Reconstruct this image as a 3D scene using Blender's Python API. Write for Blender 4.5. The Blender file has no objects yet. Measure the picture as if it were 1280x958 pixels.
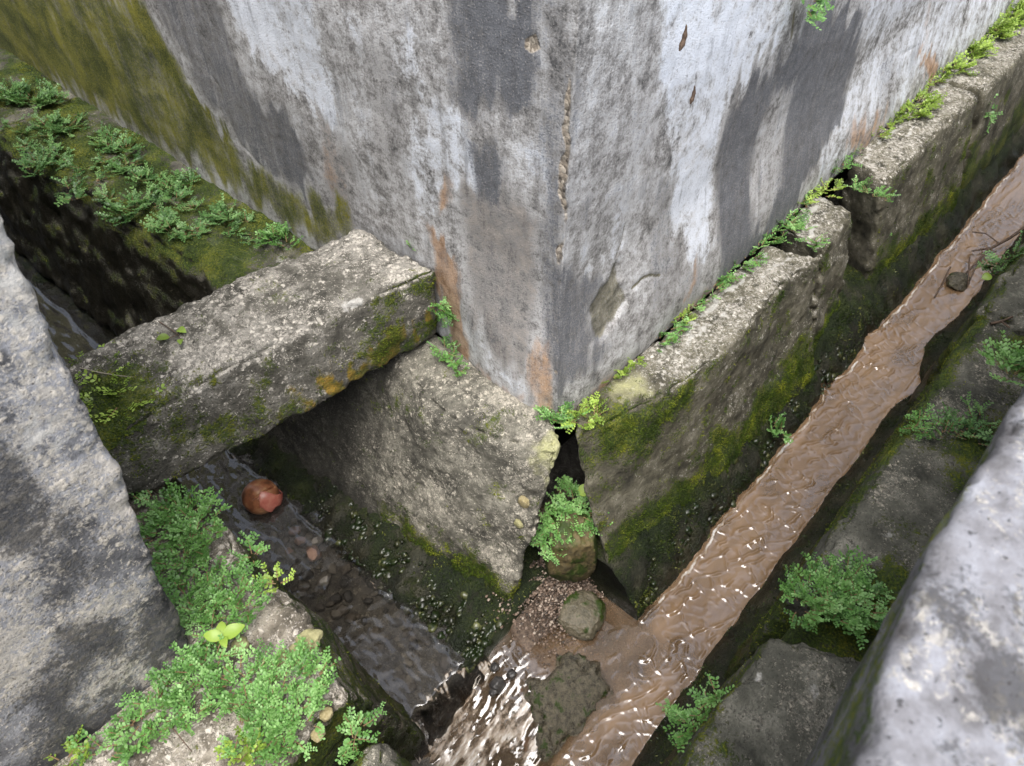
import bpy, math, random
import numpy as np
from mathutils import Vector, Matrix

sc = bpy.context.scene
R = math.radians
# ------------------------------------------------------------------ camera
F, CX, CY = 961.0, 640.0, 479.0            # focal length and centre, in pixels of a 1280 x 958 frame
PITCH, HEAD = R(47.0), R(41.6)
CAM = np.array([-0.922, -0.691, 1.3])
FW = np.array([math.cos(HEAD)*math.cos(PITCH), math.sin(HEAD)*math.cos(PITCH), -math.sin(PITCH)])
RT = np.array([math.sin(HEAD), -math.cos(HEAD), 0.0])
UP = np.cross(RT, FW)
cam = bpy.data.objects.new('camera', bpy.data.cameras.new('camera'))
sc.collection.objects.link(cam)
cam.matrix_world = Matrix(((RT[0], UP[0], -FW[0], CAM[0]), (RT[1], UP[1], -FW[1], CAM[1]), (RT[2], UP[2], -FW[2], CAM[2]), (0, 0, 0, 1)))
cam.data.sensor_width = 36
cam.data.lens = 36*F/1280
cam.data.clip_start = 0.02
cam.data.clip_end = 300
cam.data.dof.use_dof = True
cam.data.dof.focus_distance = 1.75
cam.data.dof.aperture_fstop = 9.0
sc.camera = cam
sc.cycles.max_bounces = 6; sc.cycles.diffuse_bounces = 3; sc.cycles.glossy_bounces = 2; sc.cycles.transparent_max_bounces = 6
# ------------------------------------------------------------------ sky, sun, exposure
SUN_EL, SUN_AZ = R(70), R(222)             # azimuth of the sun, counter-clockwise from +X
w = bpy.data.worlds.new('World'); sc.world = w; w.use_nodes = True
wn = w.node_tree; wn.nodes.clear()
sky = wn.nodes.new('ShaderNodeTexSky'); sky.sky_type = 'NISHITA'; sky.sun_disc = False
sky.sun_elevation = SUN_EL; sky.sun_rotation = R(90) - SUN_AZ
sky.air_density = 1.0; sky.dust_density = 4.0
hs = wn.nodes.new('ShaderNodeHueSaturation'); hs.inputs['Saturation'].default_value = 0.5
bg = wn.nodes.new('ShaderNodeBackground'); bg.inputs['Strength'].default_value = 0.15
wo = wn.nodes.new('ShaderNodeOutputWorld')
wn.links.new(sky.outputs[0], hs.inputs['Color']); wn.links.new(hs.outputs[0], bg.inputs[0]); wn.links.new(bg.outputs[0], wo.inputs[0])
sl = bpy.data.lights.new('sun', 'SUN'); sl.energy = 1.5; sl.angle = R(48); sl.color = (1, 0.97, 0.93)
so = bpy.data.objects.new('sun', sl); sc.collection.objects.link(so)
so.rotation_euler = Vector((math.cos(SUN_AZ)*math.cos(SUN_EL), math.sin(SUN_AZ)*math.cos(SUN_EL), math.sin(SUN_EL))).to_track_quat('Z', 'Y').to_euler()
so.location = (-2, -2, 6)
sc.view_settings.view_transform = 'Standard'
sc.view_settings.look = 'None'
sc.view_settings.gamma = 1
sc.view_settings.exposure = 1.35

# ------------------------------------------------------------------ helpers
def ray(x, y): return FW + RT*(x-CX)/F - UP*(y-CY)/F
def at(x, y, z):
    d = ray(x, y); return CAM + d*((z-CAM[2])/d[2])
def onx(x, y, X):
    d = ray(x, y); return CAM + d*((X-CAM[0])/d[0])
def ony(x, y, Y):
    d = ray(x, y); return CAM + d*((Y-CAM[1])/d[1])

_rg = np.random.RandomState(7)
_perm = np.concatenate([_rg.permutation(256)]*3)
_grad = _rg.normal(size=(256, 3)); _grad /= np.linalg.norm(_grad, axis=1)[:, None]
def pn(p):
    p = np.asarray(p, float); i = np.floor(p).astype(int); f = p - i; i &= 255
    u = f*f*f*(f*(f*6-15)+10); out = 0
    for dx in (0, 1):
        wx = u[:, 0] if dx else 1-u[:, 0]
        for dy in (0, 1):
            wy = u[:, 1] if dy else 1-u[:, 1]
            for dz in (0, 1):
                wz = u[:, 2] if dz else 1-u[:, 2]
                h = _perm[_perm[_perm[(i[:, 0]+dx) & 255] + ((i[:, 1]+dy) & 255)] + ((i[:, 2]+dz) & 255)]
                out = out + wx*wy*wz*((f - np.array([dx, dy, dz]))*_grad[h]).sum(1)
    return out*1.5
def fbm(p, scale, octv=4, rough=0.5, off=0.0):
    p = np.asarray(p, float)*scale + off; s = 0; a = 1.0
    for o in range(octv):
        s = s + a*pn(p); p = p*2.03 + 11.3; a *= rough
    return s
def n2(x, y, scale, octv=3, off=0.0):
    return fbm(np.stack([x, y, np.full_like(x, 0.37)], 1), scale, octv, 0.5, off)
def sst(a, b, x):
    t = np.clip((x-a)/(b-a), 0, 1); return t*t*(3-2*t)
def sdf(p, poly):                              # signed distance to a polygon, positive inside
    poly = np.asarray(poly, float); d2 = np.full(len(p), 1e9); ins = np.zeros(len(p), bool)
    for k in range(len(poly)):
        a, b = poly[k], poly[(k+1) % len(poly)]; e = b-a; q = p-a
        t = np.clip((q@e)/max(e@e, 1e-12), 0, 1)
        d2 = np.minimum(d2, ((q-t[:, None]*e)**2).sum(1))
        c = (a[1] > p[:, 1]) != (b[1] > p[:, 1])
        with np.errstate(divide='ignore', invalid='ignore'):
            xi = a[0] + (p[:, 1]-a[1])*(e[0]/(e[1] if e[1] else 1e-12))
        ins ^= c & (p[:, 0] < xi)
    return np.where(ins, 1, -1)*np.sqrt(d2)
def dline(p, pts):
    pts = np.asarray(pts, float); d2 = np.full(len(p), 1e9)
    for a, b in zip(pts[:-1], pts[1:]):
        e = b-a; q = p-a; t = np.clip((q@e)/max(e@e, 1e-12), 0, 1)
        d2 = np.minimum(d2, ((q-t[:, None]*e)**2).sum(1))
    return np.sqrt(d2)

COL = sc.collection
def mesh(name, co, quads, mat, parent=None, smooth=True, attrs=None, tris=None, origin=None):
    co = np.asarray(co, float)
    if origin is not None: co = co - np.asarray(origin)
    me = bpy.data.meshes.new(name)
    quads = np.asarray(quads, int).reshape(-1, 4) if quads is not None and len(quads) else np.zeros((0, 4), int)
    tris = np.asarray(tris, int).reshape(-1, 3) if tris is not None and len(tris) else np.zeros((0, 3), int)
    me.vertices.add(len(co)); me.vertices.foreach_set('co', co.ravel())
    nl = quads.size + tris.size
    me.loops.add(nl); me.loops.foreach_set('vertex_index', np.concatenate([quads.ravel(), tris.ravel()]))
    me.polygons.add(len(quads)+len(tris))
    ls = np.concatenate([np.arange(len(quads))*4, quads.size+np.arange(len(tris))*3])
    me.polygons.foreach_set('loop_start', ls)
    me.polygons.foreach_set('use_smooth', np.full(len(ls), smooth))
    for k, v in (attrs or {}).items():
        v = np.asarray(v, float)
        if v.ndim == 1: me.attributes.new(k, 'FLOAT', 'POINT').data.foreach_set('value', v)
        elif v.shape[1] == 3: me.attributes.new(k, 'FLOAT_VECTOR', 'POINT').data.foreach_set('vector', v.ravel())
        else: me.attributes.new(k, 'FLOAT_COLOR', 'POINT').data.foreach_set('color', v.ravel())
    me.update(); me.validate()
    if mat: me.materials.append(mat)
    o = bpy.data.objects.new(name, me); COL.objects.link(o)
    if origin is not None: o.location = origin
    if parent is not None:
        o.parent = parent
        if origin is None and parent.type == 'EMPTY': o.location = -parent.location
    return o
def tag(o, label=None, cat=None, group=None, kind=None):
    if label: o['label'] = label
    if cat: o['category'] = cat
    if group: o['group'] = group
    if kind: o['kind'] = kind
    return o
def empty(name, loc, label, cat, group=None):
    o = bpy.data.objects.new(name, None); COL.objects.link(o); o.location = loc; o.empty_display_size = 0.02
    return tag(o, label, cat, group)
def gridq(nu, nv, flip=False):
    i, j = np.meshgrid(np.arange(nu-1), np.arange(nv-1), indexing='ij')
    a = (i*nv+j).ravel(); q = np.stack([a, a+nv, a+nv+1, a+1], 1)
    return q[:, ::-1] if flip else q
def vnormals(co, q):
    n = np.zeros_like(co); f = np.cross(co[q[:, 2]]-co[q[:, 0]], co[q[:, 3]]-co[q[:, 1]])
    for k in range(4): np.add.at(n, q[:, k], f)
    return n/np.maximum(np.linalg.norm(n, axis=1), 1e-12)[:, None]

def boxgrid(nx, ny, nz):
    N = (nx, ny, nz); keys = []; quads = []
    base = 0
    for ax in range(3):
        a, b = [(1, 2), (2, 0), (0, 1)][ax]
        for side in (0, 1):
            i, j = np.meshgrid(np.arange(N[a]+1), np.arange(N[b]+1), indexing='ij')
            k = np.zeros((i.size, 3), int); k[:, ax] = side*N[ax]; k[:, a] = i.ravel(); k[:, b] = j.ravel()
            keys.append(k); q = gridq(N[a]+1, N[b]+1, flip=(side == 0)) + base; quads.append(q); base += len(k)
    k = np.concatenate(keys); q = np.concatenate(quads)
    u, inv = np.unique(k, axis=0, return_inverse=True)
    return u/np.array(N, float), inv.reshape(-1)[q]
def hexa(c, res=0.006, bevel=0.012, amp=0.006, seed=0, warp=None, fine=0.0018, chip=0.0, scale=9.0):
    """a rough block: eight corners (four below, four above), rounded edges, uneven faces"""
    c = np.asarray(c, float)
    L = np.array([np.linalg.norm(c[1]-c[0])+np.linalg.norm(c[5]-c[4]), np.linalg.norm(c[3]-c[0])+np.linalg.norm(c[7]-c[4]),
                  np.linalg.norm(c[4]-c[0])+np.linalg.norm(c[6]-c[2])])/2
    n = [max(3, int(l/res)) for l in L]
    u, q = boxgrid(*n)
    m = u*L; b = min(bevel, L.min()*0.45)
    ed = np.sort(np.minimum(u, 1-u)*L, axis=1)[:, 1]            # distance to the nearest edge
    inner = np.clip(m, b, L-b); d = m-inner; dl = np.linalg.norm(d, axis=1)
    m = np.where((dl > 1e-9)[:, None], inner + d/np.maximum(dl, 1e-9)[:, None]*b, m)
    t = m/L
    U, V, W = t[:, 0:1], t[:, 1:2], t[:, 2:3]
    co = ((1-U)*(1-V)*c[0]+U*(1-V)*c[1]+U*V*c[2]+(1-U)*V*c[3])*(1-W) + ((1-U)*(1-V)*c[4]+U*(1-V)*c[5]+U*V*c[6]+(1-U)*V*c[7])*W
    if warp is not None: co = warp(co, t)
    vol = np.einsum('ij,ij->i', co[q[:, 0]], np.cross(co[q[:, 1]], co[q[:, 2]])).sum()
    if vol < 0: q = q[:, ::-1]
    nr = vnormals(co, q)
    dd = amp*fbm(co, scale, 3, 0.5, seed*3.1) + fine*fbm(co, 70, 3, 0.6, seed*1.7)
    if chip:
        e = np.exp(-ed/0.018)
        dd = dd - chip*e*np.clip(fbm(co, 24, 3, 0.6, seed*5.3)+0.25, 0, 1)*1.6
    co = co + nr*dd[:, None]
    return co, q, vnormals(co, q), t
def rgba(n): return np.zeros((n, 4))

# ------------------------------------------------------------------ materials
class NB:
    def __init__(s, name):
        s.m = bpy.data.materials.new(name); s.m.use_nodes = True; s.t = s.m.node_tree; s.t.nodes.clear()
        s.out = s.t.nodes.new('ShaderNodeOutputMaterial')
    def put(s, sock, v):
        if isinstance(v, bpy.types.NodeSocket): s.t.links.new(v, sock)
        elif v is not None: sock.default_value = (*v, 1) if (isinstance(v, tuple) and len(v) == 3 and sock.type == 'RGBA') else v
    def node(s, typ, ins=None, **props):
        n = s.t.nodes.new(typ)
        for k, v in props.items(): setattr(n, k, v)
        for k, v in (ins or {}).items(): s.put(n.inputs[k], v)
        return n
    def pos(s): return s.node('ShaderNodeTexCoord').outputs['Object']
    def attr(s, name): return s.node('ShaderNodeAttribute', attribute_name=name)
    def map(s, v, scale=(1, 1, 1), rot=(0, 0, 0)): return s.node('ShaderNodeMapping', {'Vector': v, 'Scale': scale, 'Rotation': rot}).outputs[0]
    def noise(s, v, scale, detail=4, rough=0.55, dist=0.0):
        return s.node('ShaderNodeTexNoise', {'Vector': v, 'Scale': scale, 'Detail': detail, 'Roughness': rough, 'Distortion': dist}).outputs[0]
    def voro(s, v, scale, feature='F1'): return s.node('ShaderNodeTexVoronoi', {'Vector': v, 'Scale': scale}, feature=feature)
    def math(s, op, a, b=None, c=None, clamp=False):
        n = s.node('ShaderNodeMath', operation=op, use_clamp=clamp); s.put(n.inputs[0], a); s.put(n.inputs[1], b)
        if c is not None: s.put(n.inputs[2], c)
        return n.outputs[0]
    def rng(s, v, a, b, lo=0.0, hi=1.0):
        n = s.node('ShaderNodeMapRange', {'Value': v, 'From Min': a, 'From Max': b, 'To Min': lo, 'To Max': hi}, interpolation_type='SMOOTHSTEP'); return n.outputs[0]
    def mix(s, f, a, b, blend='MIX'):
        n = s.node('ShaderNodeMix', data_type='RGBA', blend_type=blend); s.put(n.inputs[0], f); s.put(n.inputs[6], a); s.put(n.inputs[7], b); return n.outputs[2]
    def ramp(s, f, stops):
        n = s.node('ShaderNodeValToRGB'); s.put(n.inputs[0], f); cr = n.color_ramp
        while len(cr.elements) < len(stops): cr.elements.new(0.5)
        for e, (p, c) in zip(cr.elements, stops): e.position = p; e.color = (*c, 1)
        return n.outputs[0]
    def sep(s, v):
        n = s.node('ShaderNodeSeparateColor'); s.put(n.inputs[0], v); return n.outputs
    def bump(s, h, strength, dist, normal=None):
        n = s.node('ShaderNodeBump', {'Strength': strength, 'Distance': dist, 'Height': h}); s.put(n.inputs['Normal'], normal); return n.outputs[0]
    def bsdf(s, **kw):
        n = s.node('ShaderNodeBsdfPrincipled')
        for k, v in kw.items(): s.put(n.inputs[k.replace('_', ' ')], v)
        return n.outputs[0]
    def done(s, sh): s.t.links.new(sh, s.out.inputs['Surface']); return s.m

GREEN_D, GREEN_M, GREEN_Y = (0.009, 0.017, 0.003), (0.040, 0.068, 0.005), (0.14, 0.15, 0.008)
def concrete(name, dark, mid, light, speck=(0.5, 0.46, 0.38), speck_lo=0.72, sp_scale=150, bumpk=1.0, moss_y=0.62, moss_c=None):
    b = NB(name); p = b.pos()
    A = b.attr('ma'); r, g, bl = b.sep(A.outputs['Color'])[:3]; wet = A.outputs['Alpha']
    K = b.attr('mb'); kd, kw, kl = b.sep(K.outputs['Color'])[:3]
    n1 = b.noise(p, 11, 5, 0.6); nm = b.noise(p, 42, 5, 0.62); nf = b.noise(p, 190, 3, 0.6)
    f = b.math('ADD', b.math('MULTIPLY', n1, 0.55), b.math('MULTIPLY', nm, 0.45))
    c = b.ramp(f, [(0.36, dark), (0.5, mid), (0.66, light)])
    # exposed aggregate: small pale grains, more of them on the scoured parts
    wp = b.node('ShaderNodeVectorMath', {0: p, 1: b.node('ShaderNodeVectorMath', {0: b.node('ShaderNodeTexNoise', {'Vector': p, 'Scale': 95, 'Detail': 3}).outputs[1], 1: (0.016, 0.016, 0.016)}, operation='MULTIPLY').outputs[0]}, operation='ADD').outputs[0]
    grain = None
    for sc_, k_ in ((sp_scale*0.62, 0.10), (sp_scale*1.7, 0.0)):
        v = b.voro(wp, sc_); vr = b.sep(v.outputs['Color'])
        th = b.math('SUBTRACT', b.math('ADD', vr[0], b.math('MULTIPLY', b.math('SUBTRACT', nm, 0.5), 1.7)), b.math('SUBTRACT', speck_lo+k_+.20, b.math('MULTIPLY', g, 0.70)))
        gr = b.math('MULTIPLY', b.rng(th, 0.0, 0.15), b.rng(v.outputs['Distance'], 0.60, 0.30))
        grain = gr if grain is None else b.math('MAXIMUM', grain, b.math('MULTIPLY', gr, 0.8))
    fleck = b.rng(b.math('ADD', b.noise(p, 85, 7, 0.75), b.math('MULTIPLY', b.math('SUBTRACT', g, 0.5), 0.26)), 0.555, 0.65)
    grain = b.math('MAXIMUM', grain, b.math('MULTIPLY', fleck, 0.75))
    gcol = b.mix(vr[1], tuple(x*0.6 for x in speck), speck)
    c = b.mix(b.math('MULTIPLY', b.rng(b.math('ADD', g, b.math('MULTIPLY', b.math('SUBTRACT', nm, 0.5), 1.6)), 0.45, 0.85), 0.55), c, light)
    c = b.mix(grain, c, gcol)
    pit = b.rng(nf, 0.40, 0.30); c = b.mix(b.math('MULTIPLY', pit, 0.75), c, tuple(x*0.3 for x in dark))
    # stains, plus shade painted through the dark mask
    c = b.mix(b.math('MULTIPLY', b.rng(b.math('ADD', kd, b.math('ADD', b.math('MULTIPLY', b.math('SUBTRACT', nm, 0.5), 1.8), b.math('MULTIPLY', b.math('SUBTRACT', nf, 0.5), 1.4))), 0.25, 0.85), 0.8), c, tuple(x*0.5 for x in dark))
    wf = b.rng(b.math('ADD', kw, b.math('MULTIPLY', b.math('SUBTRACT', nm, 0.5), 1.6)), 0.45, 0.7)
    c = b.mix(b.math('MULTIPLY', wf, 0.85), c, b.mix(nf, (0.38, 0.365, 0.335), (0.56, 0.55, 0.52)))
    of = b.rng(b.math('ADD', bl, b.math('MULTIPLY', b.math('SUBTRACT', nm, 0.5), 1.2)), 0.4, 0.75)
    c = b.mix(b.math('MULTIPLY', of, 0.85), c, b.ramp(nm, [(0.38, (0.085, 0.085, 0.010)), (0.5, (0.19, 0.135, 0.012)), (0.62, (0.32, 0.19, 0.018)), (0.72, (0.30, 0.24, 0.04))]))
    lf = b.rng(b.math('ADD', kl, b.math('MULTIPLY', b.math('SUBTRACT', n1, 0.5), 1.2)), 0.4, 0.8)
    c = b.mix(b.math('MULTIPLY', lf, 0.7), c, (0.42, 0.42, 0.20))
    mf = b.rng(b.math('ADD', r, b.math('ADD', b.math('MULTIPLY', b.math('SUBTRACT', nm, 0.5), 1.3), b.math('MULTIPLY', b.math('SUBTRACT', nf, 0.5), 0.8))), 0.38, 0.72)
    mc = b.ramp(b.math('ADD', b.math('MULTIPLY', n1, 0.5), b.math('MULTIPLY', nf, 0.5)), list(zip((0.36, 0.5, moss_y), moss_c or (GREEN_D, GREEN_M, GREEN_Y))))
    c = b.mix(b.math('MULTIPLY', mf, 0.92), c, mc)
    c = b.mix(wet, c, b.mix(1.0, c, (0.42, 0.40, 0.36), 'MULTIPLY'))
    rough = b.rng(b.math('ADD', wet, b.math('MULTIPLY', b.math('SUBTRACT', nm, 0.5), 0.6)), 0.3, 1.0, 0.92, 0.30)
    h = b.math('ADD', b.math('ADD', b.math('MULTIPLY', nm, 0.6), b.math('MULTIPLY', nf, 0.9)), b.math('ADD', b.math('MULTIPLY', grain, 0.5), b.math('MULTIPLY', mf, b.math('MULTIPLY', nf, 1.2))))
    nrm = b.bump(h, 0.75*bumpk, 0.006)
    return b.done(b.bsdf(Base_Color=c, Roughness=rough, Normal=nrm, Specular_IOR_Level=0.35))

def plaster_mat():
    b = NB('weathered_plaster'); S = b.attr('sz').outputs['Vector']
    A = b.attr('ma'); moss, white, rust = b.sep(A.outputs['Color'])[:3]; rough_a = A.outputs['Alpha']
    K = b.attr('mb'); dark, brown, crack = b.sep(K.outputs['Color'])[:3]
    streak = b.noise(b.map(S, (1, 0.16, 1)), 26, 6, 0.62)        # runs of water down the wall
    st2 = b.noise(b.map(S, (1, 0.10, 1)), 75, 4, 0.6)
    blot = b.noise(S, 7, 6, 0.62, 0.4); nm = b.noise(S, 38, 5, 0.65); nf = b.noise(S, 260, 3, 0.65)
    diag = b.noise(b.map(b.map(S, (1, 1, 1), (0, 0, R(-38))), (0.10, 1, 1)), 190, 4, 0.6)   # float marks left by the trowel
    cen = lambda x, k: b.math('MULTIPLY', b.math('SUBTRACT', x, 0.5), k)
    fine = b.noise(b.map(S, (1, 0.8, 1)), 150, 6, 0.8)
    var = b.math('ADD', b.math('ADD', b.math('ADD', cen(streak, 0.75), cen(nm, 1.25)), cen(blot, 1.35)), cen(fine, 1.4))
    c = b.ramp(b.math('ADD', 0.5, var), [(0.06, (0.075, 0.074, 0.074)), (0.32, (0.225, 0.218, 0.210)), (0.56, (0.41, 0.405, 0.40)), (0.84, (0.60, 0.61, 0.625))])
    wf = b.rng(b.math('ADD', white, b.math('ADD', var, cen(st2, 0.5))), 0.25, 0.95)
    c = b.mix(wf, c, b.ramp(b.math('ADD', b.math('MULTIPLY', blot, 0.6), b.math('MULTIPLY', nm, 0.4)), [(0.35, (0.54, 0.53, 0.52)), (0.5, (0.63, 0.66, 0.71)), (0.68, (0.72, 0.76, 0.83))]))
    bf = b.rng(b.math('ADD', brown, b.math('ADD', var, cen(nf, 0.4))), 0.3, 0.85)
    c = b.mix(b.math('MULTIPLY', bf, 0.8), c, b.ramp(nm, [(0.35, (0.10, 0.085, 0.070)), (0.65, (0.28, 0.24, 0.20))]))
    df = b.rng(b.math('ADD', dark, b.math('ADD', b.math('MULTIPLY', var, 0.75), b.math('ADD', cen(st2, 0.6), cen(fine, 0.8)))), 0.26, 0.84)
    c = b.mix(b.math('MULTIPLY', df, 0.88), c, b.ramp(b.math('ADD', b.math('MULTIPLY', nm, 0.5), b.math('MULTIPLY', nf, 0.5)), [(0.33, (0.046, 0.050, 0.060)), (0.55, (0.10, 0.105, 0.118)), (0.72, (0.24, 0.232, 0.228))]))
    rf = b.rng(b.math('ADD', rust, b.math('ADD', cen(streak, 1.0), cen(nm, 0.7))), 0.35, 0.85)
    c = b.mix(b.math('MULTIPLY', rf, 0.75), c, b.ramp(nm, [(0.35, (0.20, 0.095, 0.03)), (0.6, (0.42, 0.24, 0.11))]))
    run = b.rng(b.math('ADD', b.noise(b.map(S, (1, 0.09, 1)), 34, 5, 0.65), b.math('ADD', cen(blot, 0.9), cen(fine, 0.5))), 0.56, 0.80)
    c = b.mix(b.math('MULTIPLY', run, 0.5), c, (0.062, 0.062, 0.066))
    # black specks and grains of sand
    sp = b.rng(nf, 0.42, 0.33); c = b.mix(b.math('MULTIPLY', sp, 0.6), c, (0.05, 0.048, 0.045))
    sg = b.rng(nf, 0.60, 0.69); c = b.mix(b.math('MULTIPLY', sg, 0.5), c, (0.55, 0.51, 0.46))
    ck = b.rng(b.math('ADD', crack, cen(nf, 0.5)), 0.4, 0.7); c = b.mix(ck, c, b.ramp(nm, [(.35, (0.07, 0.066, 0.045)), (.65, (0.20, 0.185, 0.13))]))
    rr = b.rng(b.math('ADD', rough_a, cen(nm, 0.8)), 0.35, 0.7); v = b.voro(S, 120)
    c = b.mix(b.math('MULTIPLY', rr, 0.85), c, b.ramp(b.sep(v.outputs['Color'])[0], [(0.1, (0.10, 0.08, 0.06)), (0.5, (0.26, 0.215, 0.16)), (0.9, (0.46, 0.40, 0.32))]))
    mf = b.rng(b.math('ADD', moss, b.math('ADD', b.math('ADD', cen(streak, 0.9), cen(nm, 0.7)), cen(nf, 0.5))), 0.35, 0.85)
    mc = b.ramp(b.math('ADD', b.math('MULTIPLY', blot, 0.35), b.math('ADD', b.math('MULTIPLY', nf, 0.35), b.math('MULTIPLY', fine, 0.3))), [(0.38, (.010, .016, .003)), (0.47, (0.060, 0.075, 0.006)), (0.57, (0.23, 0.215, 0.010))])
    c = b.mix(b.math('MULTIPLY', mf, 0.93), c, mc)
    h = b.math('ADD', b.math('ADD', b.math('MULTIPLY', diag, 0.3), b.math('MULTIPLY', nf, 0.8)), b.math('ADD', b.math('MULTIPLY', nm, 0.35), b.math('MULTIPLY', rr, b.math('MULTIPLY', v.outputs['Distance'], -1.0))))
    return b.done(b.bsdf(Base_Color=c, Roughness=0.85, Normal=b.bump(h, 0.5, 0.005), Specular_IOR_Level=0.3))

def water_mat(name, mud_col, mud_dark, ior):
    b = NB(name); p = b.pos(); A = b.attr('ma'); mud, foam_glint, calm = b.sep(A.outputs['Color'])[:3]
    nf = b.noise(p, 60, 4, 0.6); nl = b.rng(b.noise(b.map(p, (.45, 1.3, 1)), 11, 5, 0.65), .32, .68)
    col = b.mix(nl, mud_dark, mud_col); col = b.mix(b.math('MULTIPLY', b.noise(p, 420, 2), 0.25), col, mud_dark)
    nrm = b.bump(nf, 0.04, 0.006)
    body = b.node('ShaderNodeBsdfDiffuse', {'Color': col, 'Normal': b.node('ShaderNodeCombineXYZ', {0: 0.0, 1: 0.0, 2: 1.0}).outputs[0]}).outputs[0]
    clear = b.node('ShaderNodeBsdfTransparent', {'Color': (0.72, 0.70, 0.66)}).outputs[0]
    m1 = b.node('ShaderNodeMixShader', {0: mud, 1: clear, 2: body}).outputs[0]
    fr = b.node('ShaderNodeFresnel', {'IOR': ior, 'Normal': nrm}).outputs[0]
    gl = b.node('ShaderNodeBsdfGlossy', {'Color': (1, 1, 1), 'Roughness': 0.04, 'Normal': nrm}).outputs[0]
    m2 = b.node('ShaderNodeMixShader', {0: fr, 1: m1, 2: gl}).outputs[0]
    ff = b.rng(b.math('ADD', foam_glint, b.math('MULTIPLY', b.math('SUBTRACT', nf, 0.5), 1.2)), 0.4, 0.9)
    fs = b.noise(b.map(p, (.25, 1, .6), (0, 0, R(-22))), 110, 5, .7)
    fo = b.bsdf(Base_Color=b.ramp(b.math('ADD', fs, b.math('MULTIPLY', b.math('SUBTRACT', foam_glint, .7), .35)), [(.38, (.13, .095, .065)), (.50, (.30, .24, .18)), (.60, (.44, .39, .33)), (.74, (.72, .70, .68))]), Roughness=0.35, Normal=b.bump(fs, 0.3, 0.006))
    return b.done(b.node('ShaderNodeMixShader', {0: b.math('MULTIPLY', ff, 0.85), 1: m2, 2: fo}).outputs[0])
def leaf_mat(name, c0, c1, c2):
    b = NB(name); lv = b.attr('lv').outputs['Fac']
    c = b.ramp(lv, [(0.0, c0), (0.55, c1), (1.0, c2)])
    d = b.bsdf(Base_Color=c, Roughness=0.42, Specular_IOR_Level=0.45)
    t = b.node('ShaderNodeBsdfTranslucent', {'Color': b.mix(0.5, c, (0.20, 0.36, 0.03))}).outputs[0]
    return b.done(b.node('ShaderNodeMixShader', {0: 0.26, 1: d, 2: t}).outputs[0])
def plain(name, c0, c1, scale=40, rough=0.8, bump=0.4, spec=0.4, moss=0.0):
    b = NB(name); p = b.pos(); n = b.noise(p, scale, 5, 0.6); nf = b.noise(p, scale*5, 3, 0.6)
    c = b.ramp(b.math('ADD', b.math('MULTIPLY', n, 0.6), b.math('MULTIPLY', nf, 0.4)), [(0.36, c0), (0.64, c1)])
    if moss: c = b.mix(b.rng(b.noise(p, scale*0.5, 4, 0.6), 0.62-moss*0.25, 0.72-moss*0.25), c, b.mix(nf, GREEN_D, GREEN_M))
    return b.done(b.bsdf(Base_Color=c, Roughness=rough, Normal=b.bump(b.math('ADD', n, nf), bump, 0.004), Specular_IOR_Level=spec))

M_PLASTER = plaster_mat()
M_SLAB = concrete('mossy_concrete', (0.032, 0.030, 0.022), (0.100, 0.092, 0.064), (0.21, 0.195, 0.15), speck=(0.56, 0.53, 0.47), speck_lo=0.80)
M_BEAM = concrete('beam_concrete', (0.040, 0.038, 0.031), (0.115, 0.108, 0.090), (0.30, 0.285, 0.25), speck=(0.58, 0.54, 0.47), speck_lo=0.74)
M_BLOCK = concrete('pale_concrete', (0.042, 0.040, 0.033), (0.125, 0.118, 0.095), (0.28, 0.265, 0.215), speck_lo=0.78)
M_PILLAR = concrete('grey_render', (0.050, 0.050, 0.053), (0.15, 0.150, 0.157), (0.40, 0.405, 0.43), speck=(0.62, 0.57, 0.49), speck_lo=0.74, sp_scale=130, bumpk=.45)
M_PARAPET = concrete('parapet_render', (0.050, 0.047, 0.046), (0.155, 0.154, 0.165), (0.265, 0.275, 0.305), speck=(0.40, 0.38, 0.34), speck_lo=1.05, bumpk=0.4)
M_BANK = concrete('bank_concrete', (0.034, 0.034, 0.027), (0.10, 0.098, 0.078), (0.26, 0.248, 0.205), speck=(0.46, 0.42, 0.34), speck_lo=0.74, sp_scale=190)
M_LBANK = concrete('left_bank_concrete', (0.055, 0.048, 0.035), (0.16, 0.14, 0.11), (0.36, 0.325, 0.265), speck=(0.56, 0.51, 0.44), speck_lo=0.62, sp_scale=120)
M_FOOT = concrete('wet_footing', (0.012, 0.013, 0.008), (0.036, 0.037, 0.022), (0.105, 0.10, 0.064), speck=(0.20, 0.19, 0.11), speck_lo=0.86, sp_scale=110, moss_y=0.72, moss_c=((.004, .008, .002), (.013, .024, .004), (.055, .070, .010)))
M_BED = concrete('stream_bed', (0.036, 0.033, 0.030), (0.105, 0.098, 0.087), (0.20, 0.186, 0.165), speck=(0.32, 0.295, 0.255), speck_lo=0.7, sp_scale=110)
M_MUD = water_mat('muddy_water', (0.265, 0.172, 0.098), (0.165, 0.104, 0.058), 1.85)
M_CLEAR = water_mat('clear_water', (0.075, 0.070, 0.064), (0.040, 0.038, 0.035), 1.6)
M_LEAF = leaf_mat('small_green_leaves', (0.055, 0.135, 0.030), (0.135, 0.30, 0.07), (0.28, 0.48, 0.17))
M_LEAFY = leaf_mat('yellow_green_leaves', (0.12, 0.18, 0.025), (0.23, 0.35, 0.05), (0.38, 0.52, 0.10))
M_LEAFB = leaf_mat('blue_green_leaves', (0.05, 0.12, 0.035), (0.12, 0.25, 0.075), (0.23, 0.39, 0.14))
M_STEM = plain('plant_stems', (0.16, 0.085, 0.05), (0.26, 0.19, 0.09), 80)
M_SOIL = plain('dark_soil', (0.012, 0.010, 0.008), (0.035, 0.028, 0.02), 30, 0.95)
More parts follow.
